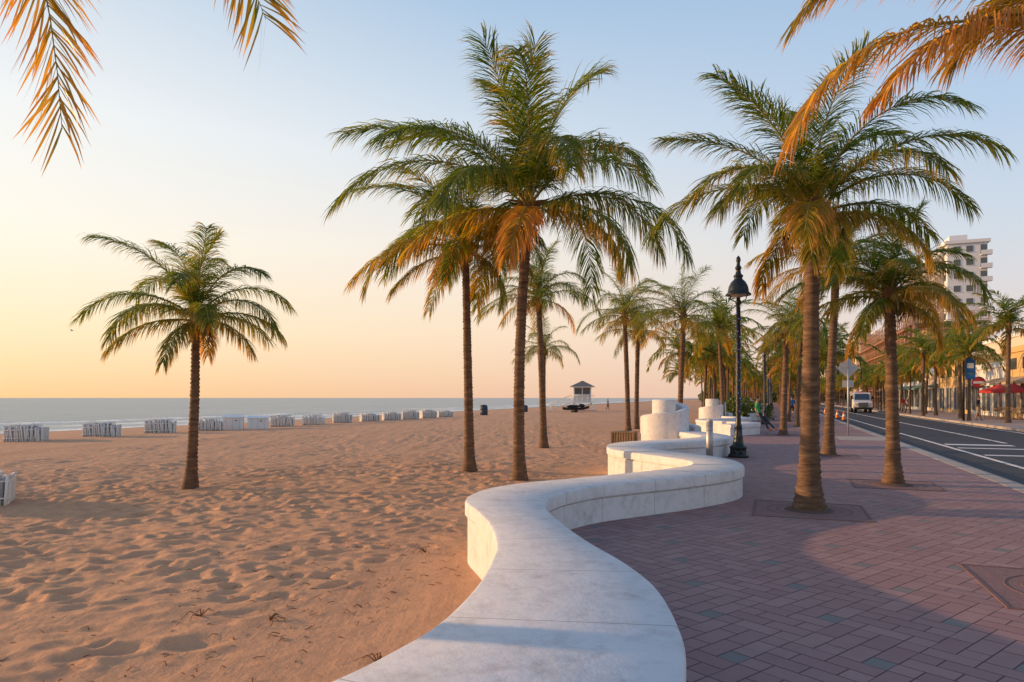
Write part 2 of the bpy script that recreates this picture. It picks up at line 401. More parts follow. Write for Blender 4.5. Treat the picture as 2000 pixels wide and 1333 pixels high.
# ------------------------------------------------------------------ wave wall
PAIRS = [((-5.5, -4.0), (-4.6, -4.4)), ((-4.6, -2.4), (-3.8, -2.7)), ((-3.9, -1.2), (-3.0, -1.6)), ((-3.5, -.2), (-2.7, -.9)), ((-2.9, .6), (-1.9, -.1)), ((-1.9, 1.45), (-.9, .6)),
 ((-1.2, 2.1), (.0, 1.3)), ((-.755, 2.685), (.5, 2.1)), ((-.545, 3.03), (.70, 2.75)), ((-.362, 3.45), (.82, 3.3)),
 ((-.216, 4.11), (.863, 4.05)), ((-.143, 4.77), (.775, 4.69)), ((-.125, 5.28), (.604, 5.37)), ((-.207, 6.14), (.46, 6.14)),
 ((-.36, 6.85), (.363, 6.91)), ((-.52, 7.54), (.39, 7.45)), ((-.40, 8.25), (.50, 7.85)), ((0, 8.89), (.74, 8.28)),
 ((.71, 9.45), (1.15, 8.75)), ((1.51, 10.05), (1.85, 9.25)), ((2.2, 10.6), (2.6, 9.78)), ((2.7, 11.1), (3.3, 10.4)), ((3.0, 11.5), (3.72, 10.98)),
 ((3.14, 11.9), (3.95, 11.7)), ((3.16, 12.3), (4.0, 12.5)), ((2.98, 12.9), (3.8, 13.4)), ((2.6, 13.8), (3.42, 14.2)), ((2.22, 14.8), (3.2, 15.0)),
 ((2.17, 15.6), (3.22, 15.7)), ((2.35, 16.6), (3.5, 16.4)), ((2.9, 17.5), (4.05, 17.0)), ((3.9, 18.3), (4.8, 17.5)), ((4.9, 19.1), (5.6, 18.3)),
 ((5.45, 19.8), (6.25, 19.3)), ((5.65, 20.6), (6.5, 20.5)), ((5.6, 21.3), (6.5, 21.5)), ((5.55, 22.0), (6.4, 22.3)), ((5.5, 22.9), (6.25, 23.1))]
SPC = (5.33, 23.4)
def crom(pts, sub=8):
    p = np.array(pts, float); out = []
    q = np.vstack([2*p[0]-p[1], p, 2*p[-1]-p[-2]])
    for i in range(1, len(q)-2):
        for k in range(sub):
            t = k/sub
            out.append(0.5*((2*q[i])+(-q[i-1]+q[i+1])*t+(2*q[i-1]-5*q[i]+4*q[i+1]-q[i+2])*t*t+(-q[i-1]+3*q[i]-3*q[i+1]+q[i+2])*t**3))
    out.append(q[-2]); return np.array(out)

def wall_mesh(pairs, spiral_c):
    Lp = crom([a for a, b in pairs]); Rp = crom([b for a, b in pairs])
    C = (Lp+Rp)/2; n = len(C)
    arc = np.concatenate([[0], np.cumsum(np.linalg.norm(np.diff(C, axis=0), axis=1))])/1.02+0.22
    W = Rp-Lp; W /= np.linalg.norm(W, axis=1)[:, None]
    prof_side = [(0.03, -0.45), (0.03, 0.035), (0.03, 0.30), (0.055, 0.305), (0.055, 0.325), (0.0, 0.33), (0.0, 0.445), (0.01, 0.468), (0.035, 0.48)]
    prof = [(0, a, z) for a, z in prof_side]+[(1, a, z) for a, z in reversed(prof_side)]
    k = len(prof); vs = []; ar = []
    for i in range(n):
        for sd, a, z in prof:
            p = Lp[i]+W[i]*a if sd == 0 else Rp[i]-W[i]*a
            vs.append((p[0], p[1], z)); ar.append(arc[i])
    fs = [(i*k+j, (i+1)*k+j, (i+1)*k+j+1, i*k+j+1) for i in range(n-1) for j in range(k-1)]
    fs += [tuple(range(k)), tuple((n-1)*k+j for j in reversed(range(k)))]
    mb = MB(); mb.add(vs, fs, WALL, False, ar)
    cx, cy = spiral_c; S = 120; vs = []; fs = []
    for i in range(S+1):
        t = i/S; a = -0.3+t*2*math.pi*1.9
        r = 1.12-0.76*t; th = 0.22
        z = 0.62+0.50*min(1, t*2.6)
        if t > 0.42: z = 1.12+0.42*min(1, ((t-0.42)/0.25))
        for rr, zz in ((r, -0.45), (r, z-0.03), (r-0.03, z), (r-th+0.03, z), (r-th, z-0.03), (r-th, -0.45)):
            vs.append((cx+rr*math.cos(a), cy+rr*math.sin(a), zz))
    for i in range(S):
        for j in range(5): fs.append((i*6+j, (i+1)*6+j, (i+1)*6+j+1, i*6+j+1))
    fs += [tuple(range(6)), tuple(S*6+j for j in reversed(range(6)))]
    mb.add(vs, fs, WALL, False, np.zeros(len(vs)))
    me = mb.mesh('wave_wall', 'arc')
    for p in me.polygons: p.use_smooth = True
    try: me.set_sharp_from_angle(angle=rad(32))
    except Exception: pass
    return me, C
me, C1 = wall_mesh(PAIRS, SPC)
inst('wave_wall', me, (0, 0, 0))
SH = np.array((7.3, 19.3))
me2, C2 = wall_mesh(PAIRS[19:], SPC)
shifts = [SH, SH*2.0, SH*3.0, SH*4.0, SH*5.0]
edge = [tuple(p) for p in C1[::2]]+[SPC]
for s_ in shifts:
    inst('wave_wall', me2, (s_[0], s_[1], 0))
    edge += [(p[0]+s_[0], p[1]+s_[1]) for p in C2[::3]]+[(SPC[0]+s_[0], SPC[1]+s_[1])]

# ------------------------------------------------------------------ promenade, road, sidewalks
KU = -4.2; RU = -11.7
def poly_sheet(name, pts, z, m, skirt=0.6):
    bm = bmesh.new(); vs = [bm.verts.new((x, y, z)) for x, y in pts]
    f = bm.faces.new(vs)
    if f.normal.z < 0: f.normal_flip()
    lo = [bm.verts.new((x, y, z-skirt)) for x, y in pts]
    for i in range(len(vs)):
        j = (i+1) % len(vs); bm.faces.new((vs[i], vs[j], lo[j], lo[i]))
    bmesh.ops.triangulate(bm, faces=[f], ngon_method='EAR_CLIP')
    bmesh.ops.recalc_face_normals(bm, faces=bm.faces)
    me = bpy.data.meshes.new(name); bm.to_mesh(me); me.materials.append(m)
    o = bpy.data.objects.new(name, me); scene.collection.objects.link(o); return o
far = P(1.5, 1500)[:2]
poly_sheet('promenade_paving', edge+[P(1.2, 160)[:2], far, P(KU+0.3, 1500)[:2], P(KU+0.3, -30)[:2], (-7, -10)], 0.0, PAVER)
mb = MB(); mb.boxuv(KU, KU+0.3, -30, 1500, -0.5, 0.006, CONC); 
for v in np.arange(-5, 80, 3.0): mb.boxuv(KU+0.001, KU+0.301, v, v+0.012, 0.0, 0.0075, SOIL)
mb.obj('kerb')
mb = MB(); mb.boxuv(KU-0.40, KU, -30, 1500, -0.5, -0.124, CONC); mb.obj('road_gutter')
mb = MB(); mb.boxuv(RU, KU-0.40, -30, 1500, -0.5, -0.13, ASPH); mb.obj('road')
mb = MB(); mb.boxuv(RU-0.25, RU, -30, 1500, -0.5, 0.006, CONC); mb.obj('kerb')
mb = MB(); mb.boxuv(-19, RU-0.25, -30, 1500, -0.5, 0.0, SIDEW); mb.obj('sidewalk')
mb = MB()
zt = -0.126
mb.boxuv(-5.75, -5.63, -30, 600, zt-0.02, zt, PAINT)
for v in np.arange(-20, 22, 6): mb.boxuv(-8.25, -8.13, v, v+2.4, zt-0.02, zt, PAINT)
mb.boxuv(-8.25, -8.13, 31, 600, zt-0.02, zt, PAINT)
mb.boxuv(-11.3, -11.2, 31, 600, zt-0.02, zt, PAINT); mb.boxuv(-11.3, -11.2, -30, 22, zt-0.02, zt, PAINT)
mb.boxuv(-11.2, -5.9, 24.2, 24.5, zt-0.02, zt, PAINT); mb.boxuv(-11.2, -5.9, 27.4, 27.7, zt-0.02, zt, PAINT)
mb.boxuv(-8.0, -5.9, 29.2, 29.8, zt-0.02, zt, PAINT)
mb.obj('road_markings')
mb = MB(); mb.boxuv(-3.85, -2.3, 28.8, 31.5, -0.02, 0.004, CONC); mb.obj('kerb_ramp_paving')

def planter(x, y, s=0.95, rz=0.0):
    mb = MB()
    mb.box((0, 0, -0.02), (2*s, 2*s, 0.048), GRATE)
    for sx, sy, w, h in ((0, s+.01, 2*s+.06, .03), (0, -s-.01, 2*s+.06, .03), (s+.01, 0, .03, 2*s), (-s-.01, 0, .03, 2*s)):
        mb.box((sx, sy, -0.016), (w, h, 0.05), GEDGE)
    for k in (0.42, 0.55):
        q = s*k*1.4
        mb.lathe((0, 0, 0), [(q-0.012, 0.004), (q-0.008, 0.008), (q+0.008, 0.008), (q+0.012, 0.004)], GEDGE, 28)
    mb.lathe((0, 0, 0), [(0.33, 0.004), (0.31, 0.02), (0.2, 0.035), (0.0, 0.04)], SOIL, 24)
    mb.obj('tree_grate', (x, y, 0), rz)

# ------------------------------------------------------------------ palms
def norm(a): return a/(np.linalg.norm(a, axis=-1, keepdims=True)+1e-9)
def frond(mb, path, leaflen, n, age, rng, droop=0.6, wind=(0, 0, 0), w=0.02, seg3=True, lift=0.25, rr=0.022, lat=None):
    path = np.asarray(path, float); k = len(path)
    T = norm(np.gradient(path, axis=0))
    hz = path[min(k-1, k//2)]-path[0]; hz = np.array([hz[0], hz[1], 0]); hz = hz/(np.linalg.norm(hz)+1e-6)
    S0 = np.array([hz[1], -hz[0], 0])
    if lat is not None: S0 = np.array(lat, float)
    S = norm(S0-T*(T@S0)[:, None]); Nn = np.cross(S, T)
    mb.tube(path, list(np.linspace(rr, 0.003, k)), STEM if age < 0.6 else HUSK, 4)
    g = np.array([0, 0, -1.0]); wv = np.array(wind, float)
    for sg in (-1, 1):
        s = np.linspace(0.12, 0.995, n)+rng.uniform(-.006, .006, n); s = np.clip(s, 0, 1)
        f = s*(k-1); i0 = np.minimum(f.astype(int), k-2); t = (f-i0)[:, None]
        p = path[i0]*(1-t)+path[i0+1]*t; Ti = norm(T[i0]*(1-t)+T[i0+1]*t); Si = norm(S[i0]*(1-t)+S[i0+1]*t); Ni = norm(Nn[i0]*(1-t)+Nn[i0+1]*t)
        L_ = leaflen*(0.34+0.66*np.sin(np.pi*np.clip(s*0.80+0.14, 0, 1))**0.6)*rng.uniform(0.80, 1.1, n)
        ph = rng.uniform(0, 6.28)
        cl = 4*np.sin(s*38+ph)+3*np.sin(s*71+2*ph)
        a = np.radians(26+34*s+rng.uniform(-6, 6, n)+cl)[:, None]
        li = (lift*(1-0.7*s)+rng.uniform(-.22, .22, n))[:, None]
        D = norm(Si*sg*np.cos(a)+Ti*np.sin(a)+Ni*li)
        dr = (droop*rng.uniform(0.6, 1.4, n))[:, None]
        d1 = norm(D+g*dr*0.15+wv*0.3); d2 = norm(D+g*dr*0.8+wv*0.8); d3 = norm(D+g*dr*1.7+wv*1.2)
        L1 = L_[:, None]
        p1 = p+d1*L1*0.33; p2 = p1+d2*L1*0.36; p3 = p2+d3*L1*0.33
        wd = norm(Ti*1.0+Ni*rng.uniform(-.8, .8, n)[:, None]-D*np.sum(Ti*D, axis=1)[:, None])
        ww = w*rng.uniform(0.75, 1.2, n)[:, None]
        A = age+rng.uniform(-.12, .12, n)
        if seg3:
            vs = np.stack([p-wd*ww*.5, p+wd*ww*.5, p1-wd*ww, p1+wd*ww, p2-wd*ww*.75, p2+wd*ww*.75, p3], 1).reshape(-1, 3)
            fs = []
            for i in range(n):
                b = i*7; fs += [(b, b+1, b+3, b+2), (b+2, b+3, b+5, b+4), (b+4, b+5, b+6)]
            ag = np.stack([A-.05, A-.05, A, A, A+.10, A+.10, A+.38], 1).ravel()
        else:
            vs = np.stack([p-wd*ww*.6, p+wd*ww*.6, p2*.5+p1*.5-wd*ww, p2*.5+p1*.5+wd*ww, p3], 1).reshape(-1, 3)
            fs = []
            for i in range(n):
                b = i*5; fs += [(b, b+1, b+3, b+2), (b+2, b+3, b+4)]
            ag = np.stack([A, A, A, A, A+.28], 1).ravel()
        mb.add(vs, fs, LEAF, False, ag)

def arc_path(c, az, el, L, bend, k=14, side=0.0, pw=1.35):
    p = np.array(c, float); out = [p.copy()]; ds = L/(k-1)
    for i in range(1, k):
        s = (i-0.5)/(k-1)
        e = el-bend*(s**pw); a = az+side*s*s
        p = p+ds*np.array([math.cos(e)*math.cos(a), math.cos(e)*math.sin(a), math.sin(e)]); out.append(p.copy())
    return np.array(out)

def bez(a, b, c, d, k=16):
    a, b, c, d = map(np.array, (a, b, c, d)); t = np.linspace(0, 1, k)[:, None]
    return a*(1-t)**3+3*b*t*(1-t)**2+3*c*t*t*(1-t)+d*t**3

def palm_mesh(H, lean, L, n, seed, rb=0.2, rt=0.105, hi=True, wind=(-0.15, 0, 0), curve=0.0, custom=None, old=0.35, leaflen=None, azskip=None, nl=None, maxbend=1.0, top=1.0, lowskip=None, cw=0.0135):
    rng = np.random.default_rng(seed); mb = MB()
    leaflen = leaflen or L*0.265
    step = 0.075 if hi else 0.3
    K = int(H/step)
    pts = []; rs = []
    for i in range(K+1):
        t = i/K
        off = curve*math.sin(math.pi*t)
        for q, dr in (((0, 0.010), (0.7, -0.006)) if hi else ((0, 0),)):
            tt = min(1, (i+q)/K)
            z = H*tt-0.25*(1-tt)
            r = rt+(rb*0.66-rt)*(1-tt)**1.5+rb*0.48*math.exp(-max(z, 0)/0.28)
            r *= 1+rng.uniform(-.03, .03)
            pts.append((lean[0]*tt**1.4+off+rng.uniform(-.004, .004), lean[1]*tt**1.4, z)); rs.append(r+dr*rng.uniform(.6, 1.3))
    P3 = np.array(pts); keep = [0]
    for i in range(1, len(P3)):
        if P3[i][2] > P3[keep[-1]][2]+0.005: keep.append(i)
    mb.tube(P3[keep], [rs[i] for i in keep], TRUNK, 14 if hi else 7)
    c = np.array([lean[0], lean[1], H])
    mb.lathe(tuple(c), [(rt*1.0, -0.25), (rt*1.45, -0.05), (rt*1.5, 0.12), (rt*1.1, 0.35), (0.03, 0.6)], HUSK, 10)
    if hi:
        for i in range(16):
            a = rng.uniform(0, 6.28); e = rng.uniform(0.1, 1.2); l = rng.uniform(0.25, 0.5)*L/3.5
            mb.tube(arc_path(c+np.array([0, 0, rng.uniform(-.15, .2)]), a, e, l, 0.3, 4), [0.045, 0.035, 0.025, 0.012], HUSK, 5)
        for i in range(9):
            a = rng.uniform(0, 6.28); 
            mb.sph(c+np.array([math.cos(a)*0.20, math.sin(a)*0.20, rng.uniform(-.22, .05)]), (0.065, 0.065, 0.085), COCO, 8, 5)
        for i in range(6):
            a = rng.uniform(0, 6.28)
            mb.tube(arc_path(c, a, 0.4, 0.6, 2.2, 6), [0.012]*6, STEM, 4)
            for j in range(10):
                q = arc_path(c, a, 0.4, 0.52, 2.0, 6)[-1]
                mb.tube([q, q+np.array([rng.uniform(-.12, .12), rng.uniform(-.12, .12), -rng.uniform(.15, .35)])], [0.006, 0.003], HUSK, 3)
    nl = nl or (120 if hi else 40); w = (0.0100 if hi else 0.030)*max(0.75, L/3.3)
    if custom:
        for path, ag, dr, lat in custom:
            frond(mb, np.array(path), leaflen, nl, ag, rng, dr, wind, cw, hi, lift=0.1, lat=lat)
    ga = 2.39996; a0 = rng.uniform(0, 6.28)
    for i in range(n):
        t = i/(n-1)                        # 0 youngest/top -> 1 oldest/bottom
        az = a0+i*ga+rng.uniform(-.45, .45)
        if azskip:
            d = (az-azskip[0]+math.pi) % (2*math.pi)-math.pi
            if abs(d) < azskip[1]: continue
        if lowskip and t > 0.6:
            d = (az-lowskip[0]+math.pi) % (2*math.pi)-math.pi
            if abs(d) < lowskip[1]: continue
        el = rad(88-92*t**1.0+rng.uniform(-10, 10))
        bend = rad(32+72*math.sin(math.pi*min(1, t*1.0+0.04))+rng.uniform(-16, 22))*maxbend
        if t > 0.78: bend = rad(74+rng.uniform(-12, 12))
        Lf = L*(0.92+0.14*math.sin(math.pi*t)-0.16*max(0, t-.75)*4)*rng.uniform(0.80, 1.10)*(1+(top-1)*(1-t))
        path = arc_path(c+np.array([0, 0, 0.12*(1-t)]), az, el, Lf, bend, 15 if hi else 9, side=rng.uniform(-.35, .35), pw=1.25)
        sarr = np.linspace(0, 1, len(path))[:, None]
        path = path+np.array(wind)*sarr**1.8*L*0.6*(1-0.3*t)
        ag = 0.02+0.20*rng.random()+max(0, t-(1-old))/old*0.42*rng.uniform(0.3, 1.25)
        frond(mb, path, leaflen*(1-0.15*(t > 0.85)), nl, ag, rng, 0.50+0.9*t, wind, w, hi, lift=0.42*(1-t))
    return mb.mesh('palm_tree', 'age')

def palm(x, y, z, crown, L, n, seed, **k):
    H = crown[2]-z
    me = palm_mesh(H, (crown[0]-x, crown[1]-y), L, n, seed, **k)
    return inst('palm_tree', me, (x, y, z))

palm(-6.37, 13.48, -0.22, (-6.25, 13.48, 3.1), 2.15, 21, 14, rb=0.16, rt=0.075, wind=(-0.08, 0, 0.02), curve=0.05, top=1.08)
palm(-1.03, 16.55, -0.22, (-1.13, 16.5, 5.10), 2.75, 25, 5, rb=0.19, rt=0.085, wind=(-0.20, 0, -0.03), old=0.6)
palm(0.17, 14.75, -0.22, (0.36, 14.7, 5.60), 3.75, 27, 8, rb=0.19, rt=0.098, wind=(-0.16, 0, 0.05), curve=-0.07, nl=145, top=1.14)
palm(1.14, 24.5, -0.22, (0.95, 24.5, 5.1), 2.6, 22, 21, rb=0.19, rt=0.10, wind=(-0.12, 0, 0), nl=85)
palm(1.9, 41, -0.25, (1.9, 41, 4.4), 2.5, 20, 22, rb=0.19, rt=0.12, nl=60)
palm(6.2, 36.4, -0.22, (6.0, 36.4, 5.9), 3.0, 23, 23, rb=0.2, rt=0.12, nl=70)
palm(7.1, 39, -0.22, (7.2, 39, 5.3), 2.8, 22, 24, rb=0.2, rt=0.12, nl=65)
palm(8.1, 33, -0.22, (8.3, 33, 5.4), 3.0, 23, 25, rb=0.2, rt=0.12, nl=70)
palm(4.22, 9.7, 0.0, (4.30, 9.75, 4.15), 2.2, 25, 31, rb=0.225, rt=0.092, wind=(-0.10, 0, 0.05), nl=145, old=0.5, leaflen=0.60, top=1.12, lowskip=(rad(160), rad(50)))
palm(8.76, 18.9, 0.0, (8.98, 18.9, 5.1), 2.4, 23, 32, rb=0.20, rt=0.10, wind=(-0.10, 0, 0), old=0.7)
palm(7.01, 12.55, 0.0, (6.97, 12.6, 3.4), 1.85, 22, 33, rb=0.19, rt=0.09, wind=(-0.12, 0, 0), old=0.7)
palm(11.6, 29.2, 0.0, (11.75, 29.2, 4.3), 2.3, 22, 34, rb=0.19, rt=0.11, nl=65)
for x, y, s in ((4.22, 9.7, 0.72), (7.01, 12.55, 0.68), (8.76, 18.9, 0.7), (11.6, 29.2, 0.7), (4.72, 5.6, 0.72)): planter(x, y, s, ROTV+rad(0))

# overhanging palms whose trunks stand just outside the view
def local(pts, o): return [np.array(p)-np.array(o) for p in pts]
oL = (-5.6, 4.3, -0.22); cL = (-5.25, 4.8, 6.1)
cust = [(bez(*local([cL, (-4.7, 5.5, 7.4), (-4.25, 6.2, 6.7), (-4.02, 6.1, 4.0)], oL)), 0.5, 0.12, (1, -0.1, 0)),
        (bez(*local([cL, (-4.6, 5.2, 7.5), (-2.9, 6.0, 7.2), (-2.2, 6.1, 4.98)], oL)), 0.4, 0.1, (1, -0.1, 0))]
palm(*oL, cL, 3.2, 20, 41, custom=cust, azskip=(rad(45), rad(95)), leaflen=0.86, nl=170, cw=0.0115)
oR = (4.72, 5.6, 0.0); cR = (5.35, 6.15, 4.75)
cust = [(bez(*local([cR, (4.4, 6.05, 5.1), (2.9, 6, 5.1), (2.45, 6, 3.85)], oR)), 0.50, 1.1, None),
        (bez(*local([cR, (4.6, 5.8, 5.05), (3.6, 5.7, 4.9), (3.05, 5.6, 4.1)], oR)), 0.6, 1.1, None),
        (bez(*local([cR, (4.4, 6.3, 6.0), (3.2, 6.3, 5.9), (2.6, 6.2, 5.05)], oR)), 0.4, 0.9, None),
        (bez(*local([cR, (5.0, 6.6, 5.7), (4.8, 6.8, 5.6), (4.5, 7.0, 5.05)], oR)), 0.4, 0.9, None)]
palm(*oR, cR, 3.0, 20, 42, custom=cust, azskip=(rad(135), rad(100)), leaflen=0.60, nl=150, rb=0.22, cw=0.0095)

var = [palm_mesh(5.6, (0.1, 0), 2.9, 21, 51, hi=False, rb=0.19, rt=0.12), palm_mesh(4.9, (-0.25, 0.1), 2.8, 22, 52, hi=False, rb=0.19, rt=0.12),
       palm_mesh(6.4, (0.3, 0.1), 3.1, 21, 53, hi=False, rb=0.2, rt=0.12, old=0.6), palm_mesh(5.2, (0.0, -0.2), 2.8, 22, 54, hi=False, old=0.8)]
rnd = random.Random(3)
def row(u0, du, v0, v1, step, zc=0.0, sc=1.0):
    v = v0
    while v < v1:
        x, y, _ = P(u0+rnd.uniform(-du, du), v+rnd.uniform(-1.5, 1.5))
        inst('palm_tree', rnd.choice(var), (x, y, zc), rnd.uniform(0, 6.28), sc*rnd.uniform(0.78, 1.1))
        v += step
row(-0.9, 0.4, 41, 260, 8.0, 0.0, 0.88)
row(-2.6, 0.3, 38, 260, 9, 0.0, 0.85)
row(4.0, 1.2, 45, 260, 6.0, -0.25, 0.95)
row(7.0, 1.8, 50, 260, 8, -0.25, 0.95)
row(10.5, 2.5, 90, 300, 12, -0.25, 0.95)
row(-14.0, 0.5, 72, 320, 6.0, 0.0, 0.98)
row(-12.7, 0.3, 80, 320, 8.0, 0.0, 0.85)
for x, y, s in ((31.8, 43.8, 1.08), (32.0, 47.8, 0.8), (34.5, 52.5, 1.0), (36.4, 60.5, 1.0)): inst('palm_tree', var[0], (x, y, 0), x, s)

# ------------------------------------------------------------------ bushes & distant trees
def leaf_mass(name, boxes, n, size, seed, m=None):
    rng = np.random.default_rng(seed); mb = MB(); m = m or BUSH
    for (cx, cy, cz, rx, ry, rz) in boxes:
        k = n
        d = norm(rng.normal(size=(k, 3))); rr = rng.uniform(0.55, 1.05, k)[:, None]
        c = np.array([cx, cy, cz])+d*rr*np.array([rx, ry, rz])
        a = norm(rng.normal(size=(k, 3))); b = norm(np.cross(a, rng.normal(size=(k, 3))))
        s = size*rng.uniform(0.6, 1.3, k)[:, None]
        vs = np.stack([c-a*s, c+b*s*.6, c+a*s, c-b*s*.6], 1).reshape(-1, 3)
        ag = np.repeat(np.clip(rng.normal(0.25, 0.2, k), 0, 1), 4)
        mb.add(vs, [(4*i, 4*i+1, 4*i+2, 4*i+3) for i in range(k)], m, False, ag)
    mb.obj(name, attr='age')
for v, u, s in ((50, 2.4, 0.9), (54, 2.8, 1.0), (60, 3.4, 1.2), (67, 3.0, 1.2), (76, 3.6, 1.3)):
    x, y, _ = P(u, v)
    leaf_mass('sea_grape_bush', [(x+rnd.uniform(-1, 1)*s, y+rnd.uniform(-1, 1)*2, 0.5+rnd.uniform(-.2, .3), 1.2*s, 1.3*s, 0.9*s) for _ in range(4)], 420, 0.13, int(v))
bx = []
for i in range(70):
    v = 255+rnd.uniform(0, 260); u = rnd.uniform(-4, 20+0.12*(v-255)); x, y, _ = P(u, v); bx.append((x, y, rnd.uniform(1.5, 4), rnd.uniform(4, 7), rnd.uniform(4, 7), rnd.uniform(3, 5)))
for i in range(40):
    v = 300+rnd.uniform(0, 250); u = rnd.uniform(-40, -12); x, y, _ = P(u, v); bx.append((x, y, rnd.uniform(2, 5), rnd.uniform(4, 7), rnd.uniform(4, 7), rnd.uniform(4, 6)))
leaf_mass('distant_tree_line', bx, 260, 0.9, 77)

# ------------------------------------------------------------------ buildings
def hotel():
    mb = MB(); u1, u0 = -36.0, -43.6; v0, v1 = 178, 234; H = 36
    mb.boxuv(u0, u1, v0, v1, -0.5, H, HOTW)
    mb.boxuv(u0-0.5, u1+0.5, v0-0.5, v1+0.5, H, H+0.7, HOTW)
    mb.boxuv(u0+2, u1-2, v0+8, v0+20, H+0.7, H+3.5, HOTW)
    fl = 12; fh = (H-1)/fl
    for k in range(fl):
        z = 1+k*fh
        for i, du in enumerate((1.2, 3.6)):
            mb.boxuv(u1-du-1.3, u1-du, v0-0.06, v0, z+0.9, z+2.3, GLASS)
            mb.boxuv(u1-du-1.4, u1-du+0.1, v0-0.12, v0, z+0.78, z+0.9, HOTW)
        mb.boxuv(u0-0.7, u0+1.4, v0-1.1, v0, z, z+0.18, HOTW)
        mb.boxuv(u0-0.7, u0+1.4, v0-1.1, v0-1.0, z+0.18, z+1.0, HOTW)
        mb.boxuv(u0+0.1, u0+1.3, v0-0.05, v0, z+0.2, z+2.4, GLASS)
        mb.boxuv(u1, u1+0.05, v0+1.5, v1-1, z+0.9, z+2.3, GLASS)
        mb.boxuv(u1, u1+0.5, v0+3, v1-1, z-0.1, z+0.3, HOTB)
    for v in np.arange(v0+3, v1, 1.9): mb.boxuv(u1, u1+0.45, v, v+0.5, 0, H-1.5, HOTB)
    mb.obj('hotel_building')
hotel()
def construction():
    mb = MB(); u1, u0 = -24.0, -36.0; v0, v1 = 147, 225; H = 15.8; 
    for k in range(6):
        z = k*3.1
        mb.boxuv(u0, u1, v0, v1, z, z+0.35, CONR)
        if k < 5:
            for v in np.arange(v0+0.3, v1, 5): 
                mb.boxuv(u1-0.9, u1-0.4, v, v+0.5, z+0.35, z+3.1, CONR); mb.boxuv(u0+0.4, u0+.9, v, v+0.5, z+0.35, z+3.1, CONR)
            for u in np.arange(u0+1.5, u1-1.5, 3.5): mb.boxuv(u, u+0.5, v0+0.2, v0+0.7, z+0.35, z+3.1, CONR)
            mb.boxuv(u0+3, u1-3, v0+3, v1-3, z+0.35, z+3.1, BEIGE)
    for v in np.arange(v0, v1, 2.5):
        for du in (0.6, 1.6): mb.boxuv(u1+du, u1+du+0.1, v, v+0.1, 0, H+1.6, RUST)
    for u in np.arange(u0, u1+1, 2.4):
        for dv in (-0.7, -1.7): mb.boxuv(u, u+0.1, v0+dv, v0+dv+0.1, 0, H+1.6, RUST)
    for z in np.arange(1.9, H+2, 1.55):
        for du in (0.6, 1.6): mb.boxuv(u1+du, u1+du+0.08, v0-1.7, v1, z, z+0.1, RUST)
        mb.boxuv(u0, u1+1.7, v0-1.7, v0-1.62, z, z+0.1, RUST)
    for z in np.arange(1.9, H, 3.1): mb.boxuv(u1+0.62, u1+1.62, v0-1.6, v1, z-0.12, z-0.02, RUST); mb.boxuv(u0, u1+0.6, v0-1.6, v0-0.7, z-0.12, z-.02, RUST)
    mb.obj('scaffolded_building')
construction()
def block(u0, u1, v0, v1, H, m, name='apartment_building', fl=None):
    mb = MB(); mb.boxuv(u0, u1, v0, v1, -0.5, H, m); mb.boxuv(u0-0.2, u1+0.2, v0-0.2, v1+0.2, H, H+0.5, WHITE)
    fl = fl or int(H/3.2)
    for k in range(fl):
        z = 0.3+k*H/fl
        for v in np.arange(v0+1.2, v1-1.5, 3.2):
            mb.boxuv(u1, u1+0.04, v, v+1.6, z+0.8, z+2.1, GLASS); mb.boxuv(u1, u1+0.10, v-0.1, v+1.7, z+0.68, z+0.8, WHITE)
        for u in np.arange(u0+1.2, u1-1.5, 3.2):
            mb.boxuv(u, u+1.6, v0-0.04, v0, z+0.8, z+2.1, GLASS); mb.boxuv(u-.1, u+1.7, v0-0.1, v0, z+0.68, z+0.8, WHITE)
    mb.obj(name)
block(-40, -26, 250, 290, 22, CREAM); block(-34, -22, 305, 345, 14, HOTW); block(-55, -40, 330, 370, 30, HOTW); block(-40, -24, 390, 460, 26, CREAM)
block(-36, -29, 92, 120, 9.5, CREAM)

def shop(v0, v1, H, m, aw, style=0, sign=None):
    mb = MB(); u1, u0 = -18.0, -28.0
    mb.boxuv(u0, u1, v0, v1, -0.5, H, m)
    mb.boxuv(u0-0.15, u1+0.15, v0-0.12, v1+0.0, H-0.15, H+0.3, WHITE if style else m)
    n = max(2, int((v1-v0)/3.2)); w = (v1-v0)/n
    for i in range(n):
        a = v0+i*w+0.45; b = v0+(i+1)*w-0.45
        mb.boxuv(u1, u1+0.04, a, b, 0.4, 2.7, GLASS)
        mb.boxuv(u1, u1+0.10, a-0.1, a, 0.0, 2.8, WHITE); mb.boxuv(u1, u1+0.10, b, b+0.1, 0.0, 2.8, WHITE)
        mb.boxuv(u1, u1+0.08, (a+b)/2-0.04, (a+b)/2+0.04, 0.4, 2.7, WHITE)
        if H > 5.0: mb.boxuv(u1, u1+0.05, a+0.3, b-0.3, 3.9, H-0.6, GLASS)
        if aw and (i % 2 == 0 or style == 0):
            z1, z0 = 3.3, 2.85; q = 1.3
            vs = [P(u1, a-.2, z1), P(u1, b+.2, z1), P(u1+q, b+.2, z0), P(u1+q, a-.2, z0), P(u1+q, b+.2, z0-0.2), P(u1+q, a-.2, z0-0.2)]
            mb.add(vs, [(0, 1, 2, 3), (3, 2, 4, 5)], aw)
            mb.add([P(u1, a-.2, z1), P(u1+q, a-.2, z0), P(u1, a-.2, z0)], [(0, 1, 2)], aw)
    for u in (-20.8, -24.2): mb.boxuv(u-1.1, u+0.4, v0-0.04, v0, 0.9, 2.5, GLASS); mb.boxuv(u-1.2, u+0.5, v0-0.1, v0, 0.78, 0.9, WHITE)
    mb.boxuv(u0+2, u0+3.4, v0+2, v0+3.6, H+0.3, H+1.3, STEEL)
    mb.obj('storefront_building')
